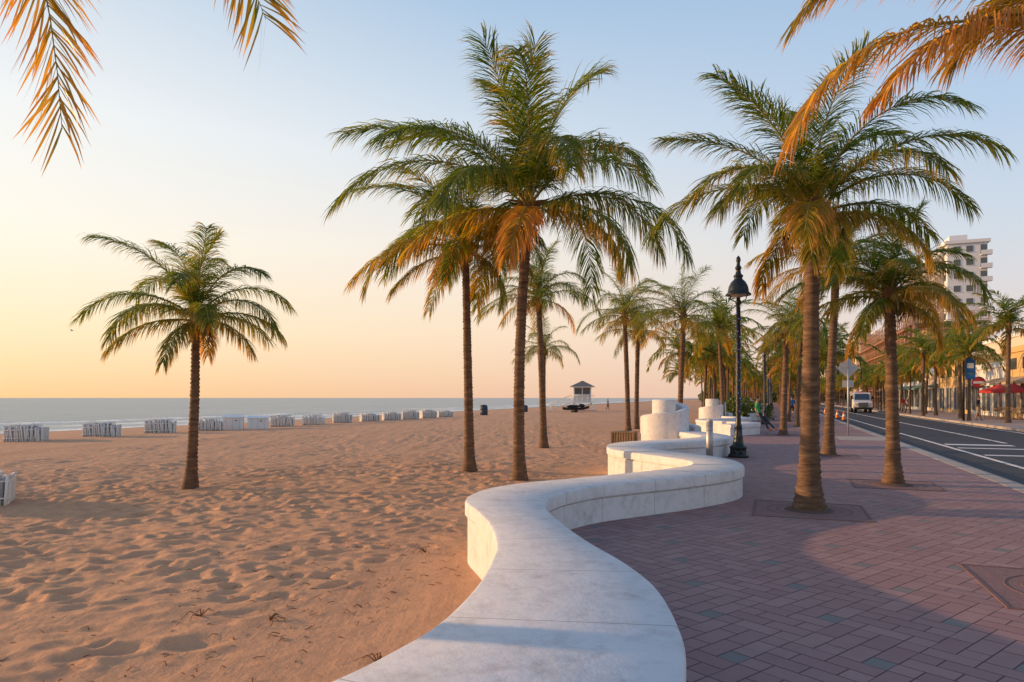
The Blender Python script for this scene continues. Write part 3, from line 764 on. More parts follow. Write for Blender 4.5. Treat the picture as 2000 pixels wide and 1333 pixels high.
shop(58, 68, 5.4, YEL, TANC); shop(68.3, 79, 4.4, WHITE, TANC, 1); shop(79.3, 93, 5.6, YEL, None); shop(93.3, 104, 4.6, CREAM, TEAL, 1)
shop(104.3, 120, 6.4, WHITE, TEAL); shop(120.3, 140, 5.0, YEL, TANC, 1)

# ------------------------------------------------------------------ street lamps
def street_lamp_mesh():
    mb = MB()
    mb.lathe((0, 0, 0), [(0.0, 0.0), (0.27, 0.0), (0.27, 0.07), (0.22, 0.10), (0.20, 0.22), (0.23, 0.25), (0.23, 0.28), (0.15, 0.34), (0.115, 0.50), (0.13, 0.55), (0.10, 0.60), (0.085, 0.80), (0.10, 0.84), (0.075, 0.90), (0.065, 1.1), (0.060, 2.6), (0.055, 4.12), (0.085, 4.15), (0.085, 4.20), (0.05, 4.24), (0.05, 4.5)], DARK, 20)
    for j in range(8):
        a = j*math.pi/4; mb.tube([(0.20*math.cos(a), 0.20*math.sin(a), 0.08), (0.19*math.cos(a), 0.19*math.sin(a), 0.25)], 0.03, DARK, 6)
        mb.tube([(0.105*math.cos(a), 0.105*math.sin(a), 0.34), (0.08*math.cos(a), 0.08*math.sin(a), 0.82)], 0.018, DARK, 6)
    mb.lathe((0, 0, 0), [(0.05, 4.42), (0.28, 4.37), (0.335, 4.36), (0.335, 4.39), (0.28, 4.44), (0.27, 4.50), (0.25, 4.60), (0.19, 4.72), (0.115, 4.79), (0.10, 4.84), (0.125, 4.86), (0.125, 4.90), (0.075, 4.94), (0.06, 5.05), (0.085, 5.08), (0.085, 5.12), (0.05, 5.16), (0.045, 5.25), (0.065, 5.30), (0.05, 5.38), (0.0, 5.44)], DARK, 24)
    mb.lathe((0, 0, 0), [(0.05, 4.30), (0.16, 4.33), (0.24, 4.405)], BULB, 18)
    for sg in (-1, 1):
        mb.tube([(sg*0.06, 0, 4.18), (sg*0.20, 0, 4.25), (sg*0.24, 0, 4.38)], 0.014, DARK, 6)
    pts = []
    for i in range(260):
        t = i/259; a = t*2*math.pi*19; z = 0.95+3.15*t; pts.append((0.068*math.cos(a), 0.068*math.sin(a), z))
    mb.tube(pts, 0.004, BLACK, 4)
    for i in range(0, 260, 4):
        p = pts[i]; mb.sph((p[0]*1.1, p[1]*1.1, p[2]), 0.009, LED, 6, 4)
    return mb.mesh('street_lamp')
LM = street_lamp_mesh()
inst('street_lamp', LM, (6.1, 18.4, 0))
for v in (44, 66, 88, 110, 135): x, y, _ = P(0.6, v); inst('street_lamp', LM, (x, y, 0))

# ------------------------------------------------------------------ street furniture
mb = MB()  # bollard with slanted top
mb.tube([(0, 0, 0), (0.0, 0, 1.0)], [0.085, 0.085], STEEL, 16); mb.lathe((0, 0, 0), [(0.13, 0.0), (0.13, 0.02), (0.09, 0.03)], STEEL, 16)
mb.tube([(0, 0, 1.0), (0.012, 0, 1.07)], [0.088, 0.06], SIGNB, 16)
for k in range(2): mb.lathe((0, 0, 0.78+k*0.12), [(0.086, 0), (0.088, 0.005), (0.086, 0.01)], DARK, 16)
mb.obj('bollard', (4.92, 17.0, 0))

mb = MB()  # slatted bin on the sand
mb.box((0, 0, 0.28), (0.66, 0.66, 0.56), BLACK)
for i in range(9):
    x = -0.36+i*0.09
    for sy in (-0.36, 0.36): mb.box((x, sy, 0.31), (0.065, 0.03, 0.60), WOOD)
    for sx in (-0.376, 0.376): mb.box((sx, x, 0.31), (0.03, 0.065, 0.60), WOOD)
mb.box((0, 0, 0.63), (0.80, 0.80, 0.035), WOOD); mb.lathe((0, 0, 0.648), [(0.0, 0.002), (0.2, 0.002), (0.2, 0.0)], BLACK, 16)
mb.obj('litter_bin', (3.95, 24.0, -0.22), ROTV)

def barrel(x, y, s=1.0):
    mb = MB()
    mb.lathe((0, 0, 0), [(0, 0), (0.40, 0.0), (0.42, 0.05), (0.42, 0.3), (0.44, 0.33), (0.42, 0.36), (0.42, 0.7), (0.44, 0.73), (0.42, 0.76), (0.42, 0.95), (0.40, 0.98), (0.36, 1.0), (0.34, 1.12), (0.0, 1.16)], mat('bin_blue', (0.03, 0.05, 0.09), 0.5, 0.2, 5), 18)
    mb.box((0, -0.37, 1.02), (0.3, 0.06, 0.12), BLACK)
    o = mb.obj('beach_trash_bin', (x, y, -0.3)); o.scale = (s, s, s)
barrel(-3.05, 74); barrel(1.8, 92, 0.8)

def lounger_stack():
    mb = MB(); rng = random.Random(5)
    GW = mat('lounger_white', (0.74, 0.72, 0.68), 0.55, 0.12, 4)
    for i in range(15):
        x = -0.77+i*0.11; tilt = rng.uniform(-.09, .09); y = rng.uniform(-.08, .08)
        h = 0.72+rng.uniform(-.08, .06)
        for yy in (-0.8, 0.8): mb.tube([(x-tilt*0.2, y+yy, 0.0), (x+tilt, y+yy, h)], 0.032, GW, 5)
        for zz in (0.06, 0.30, 0.54, h-0.02):
            mb.tube([(x+tilt*zz, y-0.8, zz), (x+tilt*zz, y+0.8, zz)], 0.022, GW, 5)
        mb.add([(x+0.01, y-0.75, 0.08), (x+0.01, y+0.75, 0.08), (x+tilt*.9, y+0.75, h-.06), (x+tilt*.9, y-0.75, h-.06)], [(0, 1, 2, 3)], GREYP)
        for k in range(5):
            yy = y-0.6+k*0.3; mb.box((x+0.02, yy, h/2), (0.05, 0.06, h-0.1), GW)
        if i % 2 == 0: mb.box((x+0.03, y-0.74, h*0.45), (0.10, 0.03, h*0.72), GW, 0, 0, rng.uniform(-.12, .12))
    for i in range(3):
        x = -0.5+i*0.45; mb.tube([(x, -0.82, 0.68), (x+rng.uniform(-.3, .3), -0.6, 0.92)], 0.018, GW, 5)
    mb.tube([(-0.8, 0.3, 0.74), (0.6, 0.25, 0.80)], 0.02, GW, 5); mb.box((0.1, 0.0, 0.76), (1.1, 0.7, 0.035), GREYP, 0.12, 0, 0.05)
    mb.tube([(-0.85, -0.83, 0.55), (0.85, -0.83, 0.58)], 0.02, GW, 5); mb.tube([(-0.85, -0.83, 0.2), (0.85, -0.83, 0.2)], 0.02, GW, 5)
    return mb.mesh('stacked_beach_loungers')
LS = lounger_stack()
for x, y in ((-21.2, 29.8), (-20.0, 33.3), (-18.9, 36.7), (-17.5, 39.6), (-15.2, 45.2), (-13.9, 47.8), (-12.8, 51.4), (-11.5, 55), (-10.2, 57.6), (-9.0, 60.3), (-7.8, 63.3), (-6.6, 67)):
    inst('stacked_beach_loungers', LS, (x, y, -0.33), rnd.uniform(0.25, .5), (rnd.uniform(0.85, .95), 0.55, rnd.uniform(0.85, 1.05)))
inst('stacked_beach_loungers', LS, (-9.15, 11.4, -0.22), 0.5, (0.8, 0.5, 0.75))
def storage():
    mb = MB()
    mb.box((0, 0, 0.42), (1.25, 1.0, 0.84), WHITE); mb.box((0, 0, 0.80), (1.33, 1.08, 0.05), WHITE)
    vs = [(-.68, -.56, .83), (.68, -.56, .83), (.68, .56, .83), (-.68, .56, .83), (-.62, 0, .99), (.62, 0, .99)]
    mb.add(vs, [(0, 1, 5, 4), (1, 2, 5), (2, 3, 4, 5), (3, 0, 4)], WHITE)
    for x in (-.4, .0, .4): mb.box((x, -0.515, 0.42), (0.02, 0.03, 0.75), GREYP)
    mb.box((0.2, -0.53, 0.62), (0.1, 0.03, 0.06), DARK)
    return mb.mesh('storage_box')
SB = storage()
inst('storage_box', SB, (-16.85, 41.3, -0.33), 0.3, 0.92); inst('storage_box', SB, (-15.5, 41.7, -0.33), 0.3, (0.92, .92, 0.86))

# lifeguard tower
def tower():
    mb = MB(); LG = mat('tower_panel', (0.60, 0.62, 0.60), 0.7, 0.08, 2)
    for x in (-1.1, 1.1):
        for y in (-1.1, 1.1): mb.tube([(x*1.5, y*1.2, 0), (x, y, 1.3)], 0.08, WHITE, 6)
    mb.tube([(-1.6, -1.3, 0.1), (1.1, -1.1, 1.2)], 0.05, WHITE, 6); mb.tube([(1.6, -1.3, 0.1), (-1.1, -1.1, 1.2)], 0.05, WHITE, 6)
    mb.box((0, 0, 1.36), (3.0, 3.0, 0.14), WHITE)
    mb.box((0.0, 0.0, 1.43+0.5), (2.3, 2.3, 1.0), LG)
    for x in (-1.1, 1.1):
        for y in (-1.1, 1.1): mb.box((x, y, 2.85), (0.14, 0.14, 0.9), WHITE)
    mb.box((0, 0, 2.86), (2.14, 2.14, 0.84), GLASS); mb.box((0, 0, 3.34), (2.4, 2.4, 0.14), WHITE)
    for s_ in (-1, 1): mb.box((0, s_*1.09, 2.86), (0.1, 0.06, 0.86), WHITE); mb.box((s_*1.09, 0, 2.86), (0.06, 0.1, 0.86), WHITE)
    mb.box((0.45, -1.17, 2.0), (0.9, 0.04, 0.6), GREYP)
    mb.add([(-1.65, -1.65, 3.45), (1.65, -1.65, 3.45), (1.65, 1.65, 3.45), (-1.65, 1.65, 3.45), (-.35, -.35, 4.1), (.35, -.35, 4.1), (.35, .35, 4.1), (-.35, .35, 4.1)],
           [(0, 1, 5, 4), (1, 2, 6, 5), (2, 3, 7, 6), (3, 0, 4, 7), (4, 5, 6, 7)], ROOF)
    mb.box((0, 0, 3.42), (3.34, 3.34, 0.05), WHITE); mb.box((0, 0, 4.16), (0.5, 0.5, 0.12), ROOF)
    mb.add([(-1.5, -.6, 1.40), (-1.5, .6, 1.40), (-5.0, .6, 0.0), (-5.0, -.6, 0.0), (-1.5, -.6, 1.28), (-1.5, .6, 1.28), (-5.0, .6, -0.1), (-5, -.6, -0.1)], [(0, 1, 2, 3), (4, 7, 6, 5), (0, 3, 7, 4), (1, 5, 6, 2)], WHITE)
    for y in (-.6, .6):
        mb.tube([(-1.5, y, 2.3), (-5.0, y, 0.9)], 0.05, WHITE, 6); mb.tube([(-1.5, y, 1.85), (-5.0, y, 0.45)], 0.04, WHITE, 6)
        for k in range(6): t = k/5; mb.tube([(-1.5-3.5*t, y, 1.35-1.4*t), (-1.5-3.5*t, y, 2.3-1.4*t)], 0.04, WHITE, 6)
    for y in (-1.45, 1.45): mb.tube([(-1.45, y, 2.3), (1.45, y, 2.3)], 0.035, WHITE, 6); [mb.tube([(x, y, 1.4), (x, y, 2.3)], 0.03, WHITE, 6) for x in (-1.45, -.7, 0, .7, 1.45)]
    mb.obj('lifeguard_tower', (9.5, 92, -0.35), -0.12)
    mb = MB()   # personal watercraft on a trailer
    hull = [(-1.5, .12, .55), (-1.0, .42, .5), (0, .55, .48), (.9, .45, .52), (1.5, .12, .72)]
    for i in range(len(hull)-1):
        x0, w0, z0 = hull[i]; x1, w1, z1 = hull[i+1]
        mb.add([(x0, -w0, z0+.22), (x0, w0, z0+.22), (x0, 0, z0-.12), (x1, -w1, z1+.22), (x1, w1, z1+.22), (x1, 0, z1-.12)], [(0, 3, 4, 1), (0, 2, 5, 3), (1, 4, 5, 2)], DARK, True)
    mb.sph((-.35, 0, .86), (.75, .2, .2), BLACK); mb.sph((.65, 0, .95), (.4, .25, .22), DARK)
    mb.tube([(.45, -.38, 1.2), (.55, 0, 1.12), (.45, .38, 1.2)], .03, BLACK, 6)
    mb.tube([(-1.6, -.4, .3), (1.8, -.4, .3), (2.4, 0, .3)], .04, STEEL, 6); mb.tube([(-1.6, .4, .3), (1.8, .4, .3), (2.4, 0, .3)], .04, STEEL, 6)
    for y in (-.62, .62): mb.tube([(-.2, y-.09, .24), (-.2, y+.09, .24)], .24, BLACK, 14)
    mb.obj('jet_ski_on_trailer', (8.1, 86.5, -0.33), 0.15).scale = (1.15, 1.15, 1.0)
tower()

# street sign seen from behind, cones, signals, banners, round sign
mb = MB()
mb.tube([(0, 0, 0), (0, 0, 3.3)], 0.035, STEEL, 8)
mb.box((0, 0.045, 2.88), (0.62, 0.006, 0.62), SIGNB, 0, 0, rad(45)); mb.box((0, 0.03, 2.88), (0.5, 0.015, 0.04), STEEL); mb.box((0, 0.045, 2.2), (0.45, 0.006, 0.3), SIGNB)
mb.obj('traffic_sign', (*P(-2.9, 32.4)[:2], 0), -0.3)
def cone(u, v):
    mb = MB(); mb.box((0, 0, 0.02), (0.4, 0.4, 0.04), BLACK)
    mb.lathe((0, 0, 0), [(0.16, 0.04), (0.115, 0.3)], ORANGE, 14); mb.lathe((0, 0, 0), [(0.115, 0.3), (0.09, 0.45)], WHITE, 14); mb.lathe((0, 0, 0), [(0.09, 0.45), (0.035, 0.74), (0, 0.74)], ORANGE, 14)
    mb.obj('traffic_cone', P(u, v, -0.124))
for v in (58, 64, 71, 79): cone(-4.9, v)
def signal(u, v, ln, sgn):
    mb = MB(); mb.tube([(0, 0, 0), (0, 0, 6.2)], [0.13, 0.09], DARK, 10)
    mb.tube([(0, 0, 5.9), (sgn*ln, 0, 6.2)], [0.08, 0.05], DARK, 8)
    for q in (0.55, 0.9):
        x = sgn*ln*q; mb.box((x, -0.1, 5.75), (0.36, 0.25, 1.05), DARK)
        for k, c in enumerate((RED, mat('amber_lens', (0.4, 0.2, 0.02), 0.4), mat('green_lens', (0.02, 0.25, 0.1), 0.4))):
            mb.lathe((x, -0.235, 6.07-k*0.32), [(0.0, 0.1), (0.1, 0.0)], c, 10)
            mb.box((x, -0.28, 6.20-k*0.32), (0.24, 0.14, 0.02), DARK)
    mb.obj('traffic_signal', P(u, v, 0), ROTV)
signal(-12.4, 118, 6.0, -1); signal(-3.8, 128, 5.0, 1)
def banner(u, v, z=5.6):
    mb = MB(); mb.tube([(0, 0, 0), (0, 0, z+0.4)], [0.08, 0.06], DARK, 8)
    mb.tube([(0, 0, z), (0.75, 0, z)], 0.02, DARK, 6); mb.tube([(0, 0, z-1.5), (0.75, 0, z-1.5)], 0.02, DARK, 6)
    mb.box((0.4, 0, z-0.75), (0.62, 0.02, 1.46), BLUE); mb.box((0.4, -0.013, z-0.55), (0.4, 0.005, 0.35), WHITE)
    mb.box((0.4, -0.013, z-1.1), (0.45, 0.005, 0.12), TEAL)
    mb.obj('street_banner_pole', P(u, v, 0), ROTV)
banner(-12.3, 56, 4.4); banner(-12.3, 96); banner(-12.3, 130)
mb = MB()
mb.tube([(0, 0, 0), (0, 0, 3.0)], 0.04, DARK, 8)
for r, y, c in ((0.52, 0.0, mat('sign_blue', (0.04, 0.06, 0.2), 0.5)), (0.46, -0.03, RED)):
    vs = [(r*math.cos(a*math.pi/14), y-0.03, 2.95+r*math.sin(a*math.pi/14)) for a in range(28)]+[(r*math.cos(a*math.pi/14), y+0.03, 2.95+r*math.sin(a*math.pi/14)) for a in range(28)]
    mb.add(vs, [tuple(range(28)), tuple(range(55, 27, -1))]+[(i, 28+i, 28+(i+1) % 28, (i+1) % 28) for i in range(28)], c)
mb.box((0, -0.075, 2.95), (0.8, 0.02, 0.2), WHITE)
mb.obj('round_shop_sign', P(-16.6, 70.5, 0), ROTV)
def cafe(u, v):
    mb = MB(); mb.tube([(0, 0, 0), (0, 0, 2.55)], 0.03, WOOD, 8)
    n = 8; vs = [(0, 0, 2.65)]+[(1.35*math.cos(2*math.pi*i/n), 1.35*math.sin(2*math.pi*i/n), 2.15) for i in range(n)]+[(1.35*math.cos(2*math.pi*i/n), 1.35*math.sin(2*math.pi*i/n), 1.98) for i in range(n)]
    mb.add(vs, [(0, 1+i, 1+(i+1) % n) for i in range(n)]+[(1+i, 9+i, 9+(i+1) % n, 1+(i+1) % n) for i in range(n)], RED)
    mb.lathe((0, 0, 0), [(0.45, 0.72), (0.45, 0.76), (0, 0.76)], WOOD, 12)
    mb.obj('cafe_umbrella', P(u, v, 0))
    for a in (0.3, 2.2, 4.2):
        mb = MB()
        for x in (-.2, .2):
            mb.tube([(x, -.2, 0), (x, -.2, .45)], .02, WOOD, 5); mb.tube([(x, .2, 0), (x, .24, .95)], .02, WOOD, 5)
        mb.box((0, 0, .46), (.46, .44, .04), WOOD)
        for z in (.6, .72, .84): mb.box((0, .22, z), (.42, .02, .07), WOOD)
        x, y, _ = P(u, v); mb.obj('cafe_chair', (x+.85*math.cos(a), y+.85*math.sin(a), 0), a-math.pi/2)
for v in (60, 63.4): cafe(-16.3, v)

# utility truck
def truck():
    mb = MB(); W = WHITE
    def prism(prof, w, m):
        n = len(prof); vs = [(-w/2, y, z) for y, z in prof]+[(w/2, y, z) for y, z in prof]
        mb.add(vs, [tuple(range(n)), tuple(range(2*n-1, n-1, -1))]+[(i, n+i, n+(i+1) % n, (i+1) % n) for i in range(n)], m)
    prism([(-2.9, 0.6), (-2.95, 1.25), (-2.7, 1.45), (-1.6, 1.6), (-1.1, 2.5), (-0.9, 2.6), (0.4, 2.6), (0.4, 0.6)], 2.1, W)
    vs = [(-.92, -1.60, 1.66), (.92, -1.60, 1.66), (.84, -1.18, 2.44), (-.84, -1.18, 2.44)]; mb.add([(x, y-.03, z+.01) for x, y, z in vs], [(0, 1, 2, 3)], GLASS)
    for s_ in (-1, 1):
        mb.box((s_*1.055, -0.45, 2.05), (0.02, 1.0, 0.6), GLASS); mb.box((s_*1.28, -1.3, 1.95), (0.2, 0.06, 0.4), DARK); mb.tube([(s_*1.05, -1.3, 1.8), (s_*1.28, -1.3, 1.85)], 0.02, DARK, 5)
        mb.lathe((s_*0.78, -2.97, 1.08), [(0.0, 0.12), (0.12, 0.0), (0.0, -0.12)], BULB, 10, sy=0.4)
        for y in (-2.1, 2.6): mb.tube([(s_*0.72, y, 0.5), (s_*1.06, y, 0.5)], 0.5, BLACK, 18); mb.tube([(s_*1.05, y, 0.5), (s_*1.075, y, 0.5)], 0.25, STEEL, 12)
        mb.box((s_*0.95, -2.1, 1.1), (0.34, 1.25, 0.1), W)
    mb.box((0, -2.955, 1.05), (1.15, 0.05, 0.55), DARK)
    for k in range(5): mb.box((0, -2.985, 0.85+k*0.1), (1.1, 0.02, 0.03), STEEL)
    mb.box((0, -3.05, 0.58), (2.2, 0.2, 0.28), DARK)
    mb.box((0, 2.2, 1.2), (2.1, 3.6, 1.2), DARK); mb.box((0, 2.2, 0.72), (1.0, 3.8, 0.2), DARK); mb.box((0, 0, 2.68), (1.4, 0.2, 0.12), ORANGE)
    mb.tube([(0, 3.2, 1.7), (0, 3.2, 2.7), (0, -0.6, 2.9)], 0.14, W, 8)
    mb.obj('utility_truck', P(-9.4, 90, -0.13), ROTV).scale = (.86, .86, .9)
truck()

# ------------------------------------------------------------------ people
def person(loc, rz, J, shirt, pants, skin, hair, shoe=BLACK, sleeves=0.5, shorts=False, long_hair=False):
    """J = joint dictionary (local metres, facing -Y)."""
    names = ['pelvis', 'waist', 'chest', 'neck', 'headb', 'shL', 'elL', 'wrL', 'shR', 'elR', 'wrR', 'hipL', 'knL', 'anL', 'hipR', 'knR', 'anR', 'toL', 'toR']
    R = dict(pelvis=.135, waist=.12, chest=.145, neck=.055, headb=.05, shL=.062, elL=.042, wrL=.028, shR=.062, elR=.042, wrR=.028, hipL=.095, knL=.058, anL=.038, hipR=.095, knR=.058, anR=.038, toL=.034, toR=.034)
    E = [('pelvis', 'waist'), ('waist', 'chest'), ('chest', 'neck'), ('neck', 'headb'), ('chest', 'shL'), ('shL', 'elL'), ('elL', 'wrL'), ('chest', 'shR'), ('shR', 'elR'), ('elR', 'wrR'),
         ('pelvis', 'hipL'), ('hipL', 'knL'), ('knL', 'anL'), ('anL', 'toL'), ('pelvis', 'hipR'), ('hipR', 'knR'), ('knR', 'anR'), ('anR', 'toR')]
    me = bpy.data.meshes.new('tmp'); me.from_pydata([J[n] for n in names], [(names.index(a), names.index(b)) for a, b in E], [])
    o = bpy.data.objects.new('tmp', me); scene.collection.objects.link(o)
    sk = o.modifiers.new('s', 'SKIN')
    for i, n in enumerate(names):
        sv = me.skin_vertices[0].data[i]; sv.radius = (R[n], R[n]*(0.8 if n in ('pelvis', 'waist', 'chest') else 1)); sv.use_root = (n == 'pelvis')
    o.modifiers.new('ss', 'SUBSURF').levels = 2; o.modifiers['ss'].render_levels = 2
    dg = bpy.context.evaluated_depsgraph_get(); em = bpy.data.meshes.new_from_object(o.evaluated_get(dg))
    V = np.array([v.co[:] for v in em.vertices]); F = [list(p.vertices) for p in em.polygons]
    bpy.data.objects.remove(o)
    mb = MB()
    for m in (skin, shirt, pants, shoe, hair): mb.mi(m)
    def seg(p, a, b):
        a = np.array(J[a]); b = np.array(J[b]); t = max(0, min(1, np.dot(p-a, b-a)/np.dot(b-a, b-a))); return np.linalg.norm(p-a-(b-a)*t), t
    mb.add(V, F, skin, True)
    for i, f in enumerate(F):
        c = V[f].mean(0); best = None
        for a, b in E:
            d, t = seg(c, a, b); d /= (R[a]*(1-t)+R[b]*t)
            if best is None or d < best[0]: best = (d, a, b, t)
        _, a, b, t = best
        k = 0
        if (a, b) in (('pelvis', 'waist'),): k = 1 if t > 0.25 else 2
        elif (a, b) in (('waist', 'chest'),) or (a == 'chest' and b[:2] == 'sh'): k = 1
        elif (a, b) == ('chest', 'neck'): k = 1 if t < 0.75 else 0
        elif a[:2] == 'sh': k = 1 if t < sleeves*2 else 0
        elif a[:2] == 'el': k = 1 if sleeves > 0.6 else 0
        elif b[:3] == 'hip': k = 2
        elif a[:3] == 'hip': k = 2 if (not shorts or t < 0.85) else 0
        elif a[:2] == 'kn': k = 2 if (not shorts and t < 0.93) else (0 if t < 0.93 else 3)
        elif a[:2] == 'an': k = 3
        mb.m[i] = k
    h = np.array(J['head'])
    mb.sph(h, (.078, .095, .115), skin, 16, 12)
    mb.sph(h+np.array([0, -.02, -.06]), (.055, .07, .055), skin, 12, 8)
    mb.sph(h+np.array([0, .018, .028]), (.086, .095, .105), hair, 14, 10)
    if long_hair: mb.sph(h+np.array([0, .075, -.08]), (.06, .05, .13), hair, 10, 8)
    mb.sph(h+np.array([0, -.1, -.012]), (.012, .02, .02), skin, 8, 6)
    for s_ in (-1, 1):
        mb.sph(h+np.array([s_*.032, -.086, .012]), (.013, .009, .008), WHITE, 8, 6); mb.sph(h+np.array([s_*.032, -.093, .012]), (.006, .004, .006), BLACK, 6, 4)
        mb.sph(h+np.array([s_*.08, .0, -.005]), (.012, .02, .03), skin, 8, 6)
    mb.sph(h+np.array([0, -.088, -.05]), (.024, .008, .007), mat('lips', (.35, .12, .1), .5), 8, 4)
    for sd in 'LR':
        wr = np.array(J['wr'+sd]); el = np.array(J['el'+sd]); d = (wr-el)/np.linalg.norm(wr-el)
        s_ = np.cross(d, [0, 0, 1.0]); s_ = s_/(np.linalg.norm(s_)+1e-6)
        if np.linalg.norm(s_) < .5: s_ = np.array([0, 1.0, 0])
        palmc = wr+d*.085
        mb.tube([wr-d*.01, wr+d*.03, palmc], [.024, .034, .033], skin, 8)
        nrm = np.cross(s_, d)
        for k, ln in enumerate((.070, .080, .074, .058)):
            b0 = palmc+s_*(k-1.5)*.019-d*.006
            mb.tube([b0, b0+d*ln*.45+nrm*.006, b0+d*ln*.75+nrm*.018, b0+d*ln*.92+nrm*.034], [.009, .0085, .008, .006], skin, 6)
        b0 = wr+d*.03-s_*.03; mb.tube([b0, b0-s_*.025+d*.02, b0-s_*.032+d*.05+nrm*.01], [.011, .010, .007], skin, 6)
    mb.obj('person', loc, rz)

def stand(step=0.12, arm=0.1):
    return dict(pelvis=(0, 0, .95), waist=(0, .01, 1.10), chest=(0, 0, 1.33), neck=(0, 0, 1.50), headb=(0, -.01, 1.56), head=(0, -.02, 1.65),
        shL=(.18, 0, 1.42), elL=(.23, arm*.5, 1.14), wrL=(.23, -arm*.4, .90), shR=(-.18, 0, 1.42), elR=(-.23, -arm*.3, 1.14), wrR=(-.22, -arm-.1, .93),
        hipL=(.09, 0, .90), knL=(.10, -step*.5, .50), anL=(.10, -step, .08), toL=(.11, -step-.16, .035),
        hipR=(-.09, 0, .90), knR=(-.10, step*.3, .50), anR=(-.10, step*1.6, .10), toR=(-.11, step*1.6-.15, .035))
SK1 = mat('skin_light', (.50, .30, .22), .55, .06, 8); SK2 = mat('skin_tan', (.30, .16, .10), .55, .06, 8)
GRN = mat('green_shirt', (.03, .28, .10), .8, .1, 6); NAVY = mat('navy_cloth', (.02, .025, .05), .85, .15, 6); HB = mat('hair_dark', (.03, .02, .015), .6, .3, 20)
GRYC = mat('grey_cloth', (.28, .28, .30), .85, .1, 6); KH = mat('khaki_cloth', (.35, .28, .18), .85, .1, 6); BLK = mat('black_cloth', (.025, .025, .03), .85, .1, 6)
# man leaning back against the wall, legs stretched out to the right
J = dict(pelvis=(0, 0, .86), waist=(0, .05, 1.0), chest=(0, .10, 1.22), neck=(0, .10, 1.40), headb=(0, .08, 1.46), head=(0, .06, 1.55),
    shL=(.18, .10, 1.31), elL=(.24, .12, 1.04), wrL=(.20, -.10, .94), shR=(-.18, .10, 1.31), elR=(-.25, .22, 1.04), wrR=(-.22, .10, .82),
    hipL=(.09, 0, .82), knL=(.10, -.36, .50), anL=(.10, -.74, .11), toL=(.11, -.90, .06), hipR=(-.09, 0, .82), knR=(-.10, -.22, .46), anR=(-.10, -.42, .09), toR=(-.11, -.58, .035))
person((11.95, 33.0, 0), rad(80), J, GRN, NAVY, SK1, HB, shoe=ORANGE, sleeves=.45)
person(P(-1.2, 58, 0), 2.9, stand(), BLUE, BLK, SK1, HB, shorts=True)
person(P(-13.3, 56.5, 0), 0.6, stand(.1), BLK, KH, SK2, HB, shorts=True)
person(P(-13.0, 82, 0), 0.2, stand(.15), GRYC, NAVY, SK1, HB)
person(P(-12.7, 83, 0), 0.2, stand(.1), RED, KH, SK2, HB, long_hair=True)
person(P(-1.8, 88, 0), 3.0, stand(.16), WHITE, BLK, SK2, HB, shorts=True)
person((24, 130, -.3), 1.2, stand(.16), BLK, GRYC, SK2, HB); person((14.6, 104, -.3), 0.8, stand(.16), GRYC, BLK, SK1, HB, long_hair=True)

# gull in flight
mb = MB(); mb.sph((0, 0, 0), (.22, .07, .07), WHITE, 10, 6)
for s_ in (-1, 1):
    mb.add([(.1, 0, .03), (-.1, 0, .03), (-.08, s_*.35, .17), (.12, s_*.35, .17), (-.12, s_*.75, .08)], [(0, 1, 2, 3), (3, 2, 4)], GREYP)
mb.add([(-.18, 0, 0), (-.38, -.07, 0), (-.38, .07, 0)], [(0, 1, 2)], WHITE); mb.tube([(.2, 0, 0), (.29, 0, -.01)], [.03, .005], ORANGE, 5)
mb.obj('seagull', (-38.7, 60, 7.5), 0.3).scale = (.55, .55, .55)

# twigs and dry leaves on the sand
mb = MB(); rr = random.Random(8)
TW = mat('dry_twig', (.16, .08, .04), .9, .4, 20)
for i in range(420):
    x = rr.gauss(-1.7, 1.4); y = rr.uniform(3.0, 8.5)
    if -0.933*x+0.36*y < 3.0 or x > -0.3-0.25*max(0, 5-y): 
        if rr.random() < .9: continue
    if x > -0.55-max(0, (4.2-y))*0.45: continue
    a = rr.uniform(0, 6.28); l = rr.uniform(.015, .055); z = -0.195+rr.uniform(0, .01)
    mb.tube([(x, y, z), (x+l*math.cos(a), y+l*math.sin(a), z+rr.uniform(0, .02)), (x+1.8*l*math.cos(a+.4), y+1.8*l*math.sin(a+.4), z+.004)], [.0035, .003, .0015], TW, 4)
for (x, y) in ((-2.55, 5.6), (-1.95, 5.5), (-0.9, 4.6), (-1.0, 7.9), (-1.1, 3.9)):
    for k in range(7):
        a = rr.uniform(0, 6.28); l = rr.uniform(.03, .09)
        mb.tube([(x, y, -.19), (x+l*math.cos(a), y+l*math.sin(a), -.16+rr.uniform(0, .03)), (x+2*l*math.cos(a+.3), y+2*l*math.sin(a+.3), -.18)], [.005, .004, .002], TW, 4)
mb.obj('beach_debris')

# ------------------------------------------------------------------ light, sky, camera
az, el = rad(SUN_AZ), rad(SUN_EL)
dirv = Vector((math.sin(az)*math.cos(el), math.cos(az)*math.cos(el), math.sin(el)))
w = bpy.data.worlds.new('World'); scene.world = w; w.use_nodes = True
N = w.node_tree.nodes; L = w.node_tree.links
sky = N.new('ShaderNodeTexSky'); sky.sky_type = 'NISHITA'; sky.sun_disc = False
sky.sun_elevation = rad(SUN_EL); sky.sun_rotation = rad(SUN_AZ); sky.altitude = 0; sky.air_density = 1.0; sky.dust_density = 1.5; sky.ozone_density = 1.5
tc = N.new('ShaderNodeTexCoord'); sep = N.new('ShaderNodeSeparateXYZ'); L.new(tc.outputs['Generated'], sep.inputs[0])
def lin(c): return tuple((x/255/12.92 if x/255 < 0.04045 else ((x/255+.055)/1.055)**2.4) for x in c)
pos = (0.0, 0.094, 0.203, 0.337, 0.5, 0.62, 1.0)
A = [(254, 206, 146), (255, 232, 190), (255, 246, 228), (246, 246, 242), (206, 219, 232), (150, 178, 212), (92, 120, 168)]
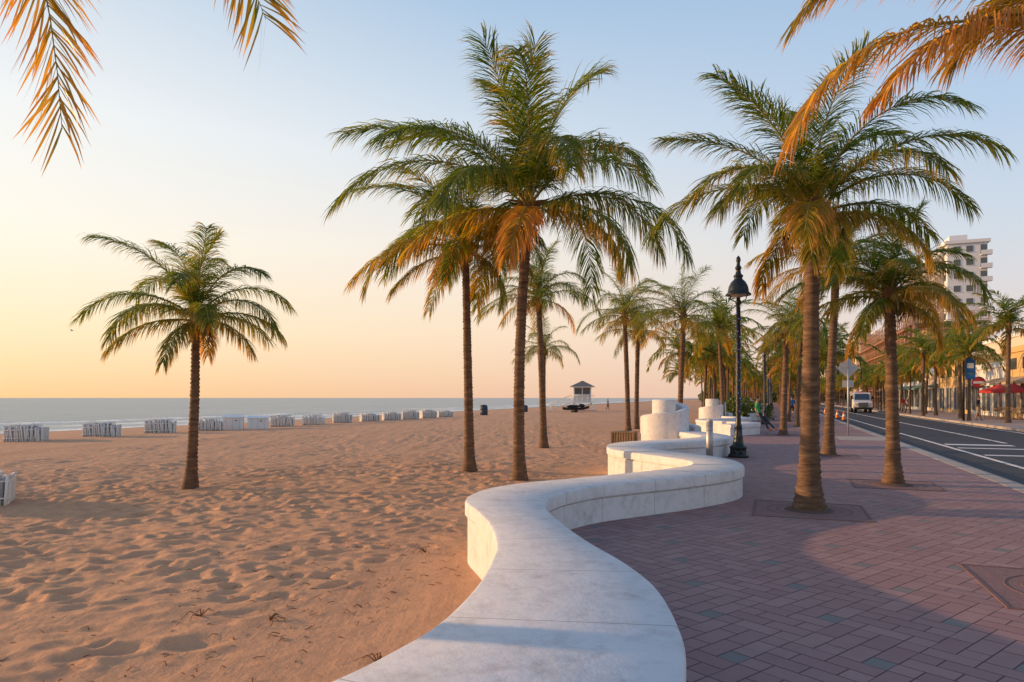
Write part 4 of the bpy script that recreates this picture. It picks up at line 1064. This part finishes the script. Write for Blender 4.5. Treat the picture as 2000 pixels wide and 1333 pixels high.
B = [(242, 198, 168), (251, 223, 194), (246, 234, 220), (218, 227, 236), (172, 199, 226), (135, 168, 208), (84, 112, 162)]
C = [(230, 198, 184), (226, 211, 207), (208, 216, 226), (184, 206, 231), (160, 189, 221), (120, 154, 198), (78, 106, 158)]
zc = mathn(N, L, 'MAXIMUM', sep.outputs[2], 0.0)
rA, rB, rC = [ramp(N, L, zc, [(p, lin(c)) for p, c in zip(pos, S)]) for S in (A, B, C)]
hx = mathn(N, L, 'ADD', mathn(N, L, 'MULTIPLY', sep.outputs[0], math.sin(az)), mathn(N, L, 'MULTIPLY', sep.outputs[1], math.cos(az)))
hl = mathn(N, L, 'SQRT', mathn(N, L, 'ADD', mathn(N, L, 'ADD', mathn(N, L, 'MULTIPLY', sep.outputs[0], sep.outputs[0]), mathn(N, L, 'MULTIPLY', sep.outputs[1], sep.outputs[1])), 0.02))
fz = mathn(N, L, 'DIVIDE', hx, hl)
c = mixc(N, L, ramp_bw(N, L, fz, -0.40, 0.22), rC, rB); c = mixc(N, L, ramp_bw(N, L, fz, 0.22, 0.82), c, rA)
nk = mixc(N, L, 1.0, sky.outputs[0], (0.02, 0.02, 0.02), 'MULTIPLY')
gk = mixc(N, L, 1.0, c, (0.97, 0.97, 0.97), 'MULTIPLY')
tot = mixc(N, L, 1.0, gk, nk, 'ADD')
L.new(tot, N['Background'].inputs['Color']); N['Background'].inputs['Strength'].default_value = 1.0
sd = bpy.data.lights.new('sun', 'SUN'); sd.energy = 5.0; sd.angle = rad(0.6); sd.color = (1.0, 0.56, 0.25)
so = bpy.data.objects.new('sun', sd); scene.collection.objects.link(so)
so.rotation_euler = dirv.to_track_quat('Z', 'Y').to_euler()
cam = bpy.data.cameras.new('camera'); cam.sensor_width = 36; cam.lens = 24; cam.shift_y = 0.0555; cam.clip_end = 40000; cam.clip_start = 0.05
co = bpy.data.objects.new('camera', cam); co.location = (0, 0, 1.6); co.rotation_euler = (rad(90), 0, 0)
scene.collection.objects.link(co); scene.camera = co
scene.view_settings.view_transform = 'Standard'; scene.view_settings.look = 'None'; scene.view_settings.exposure = 0
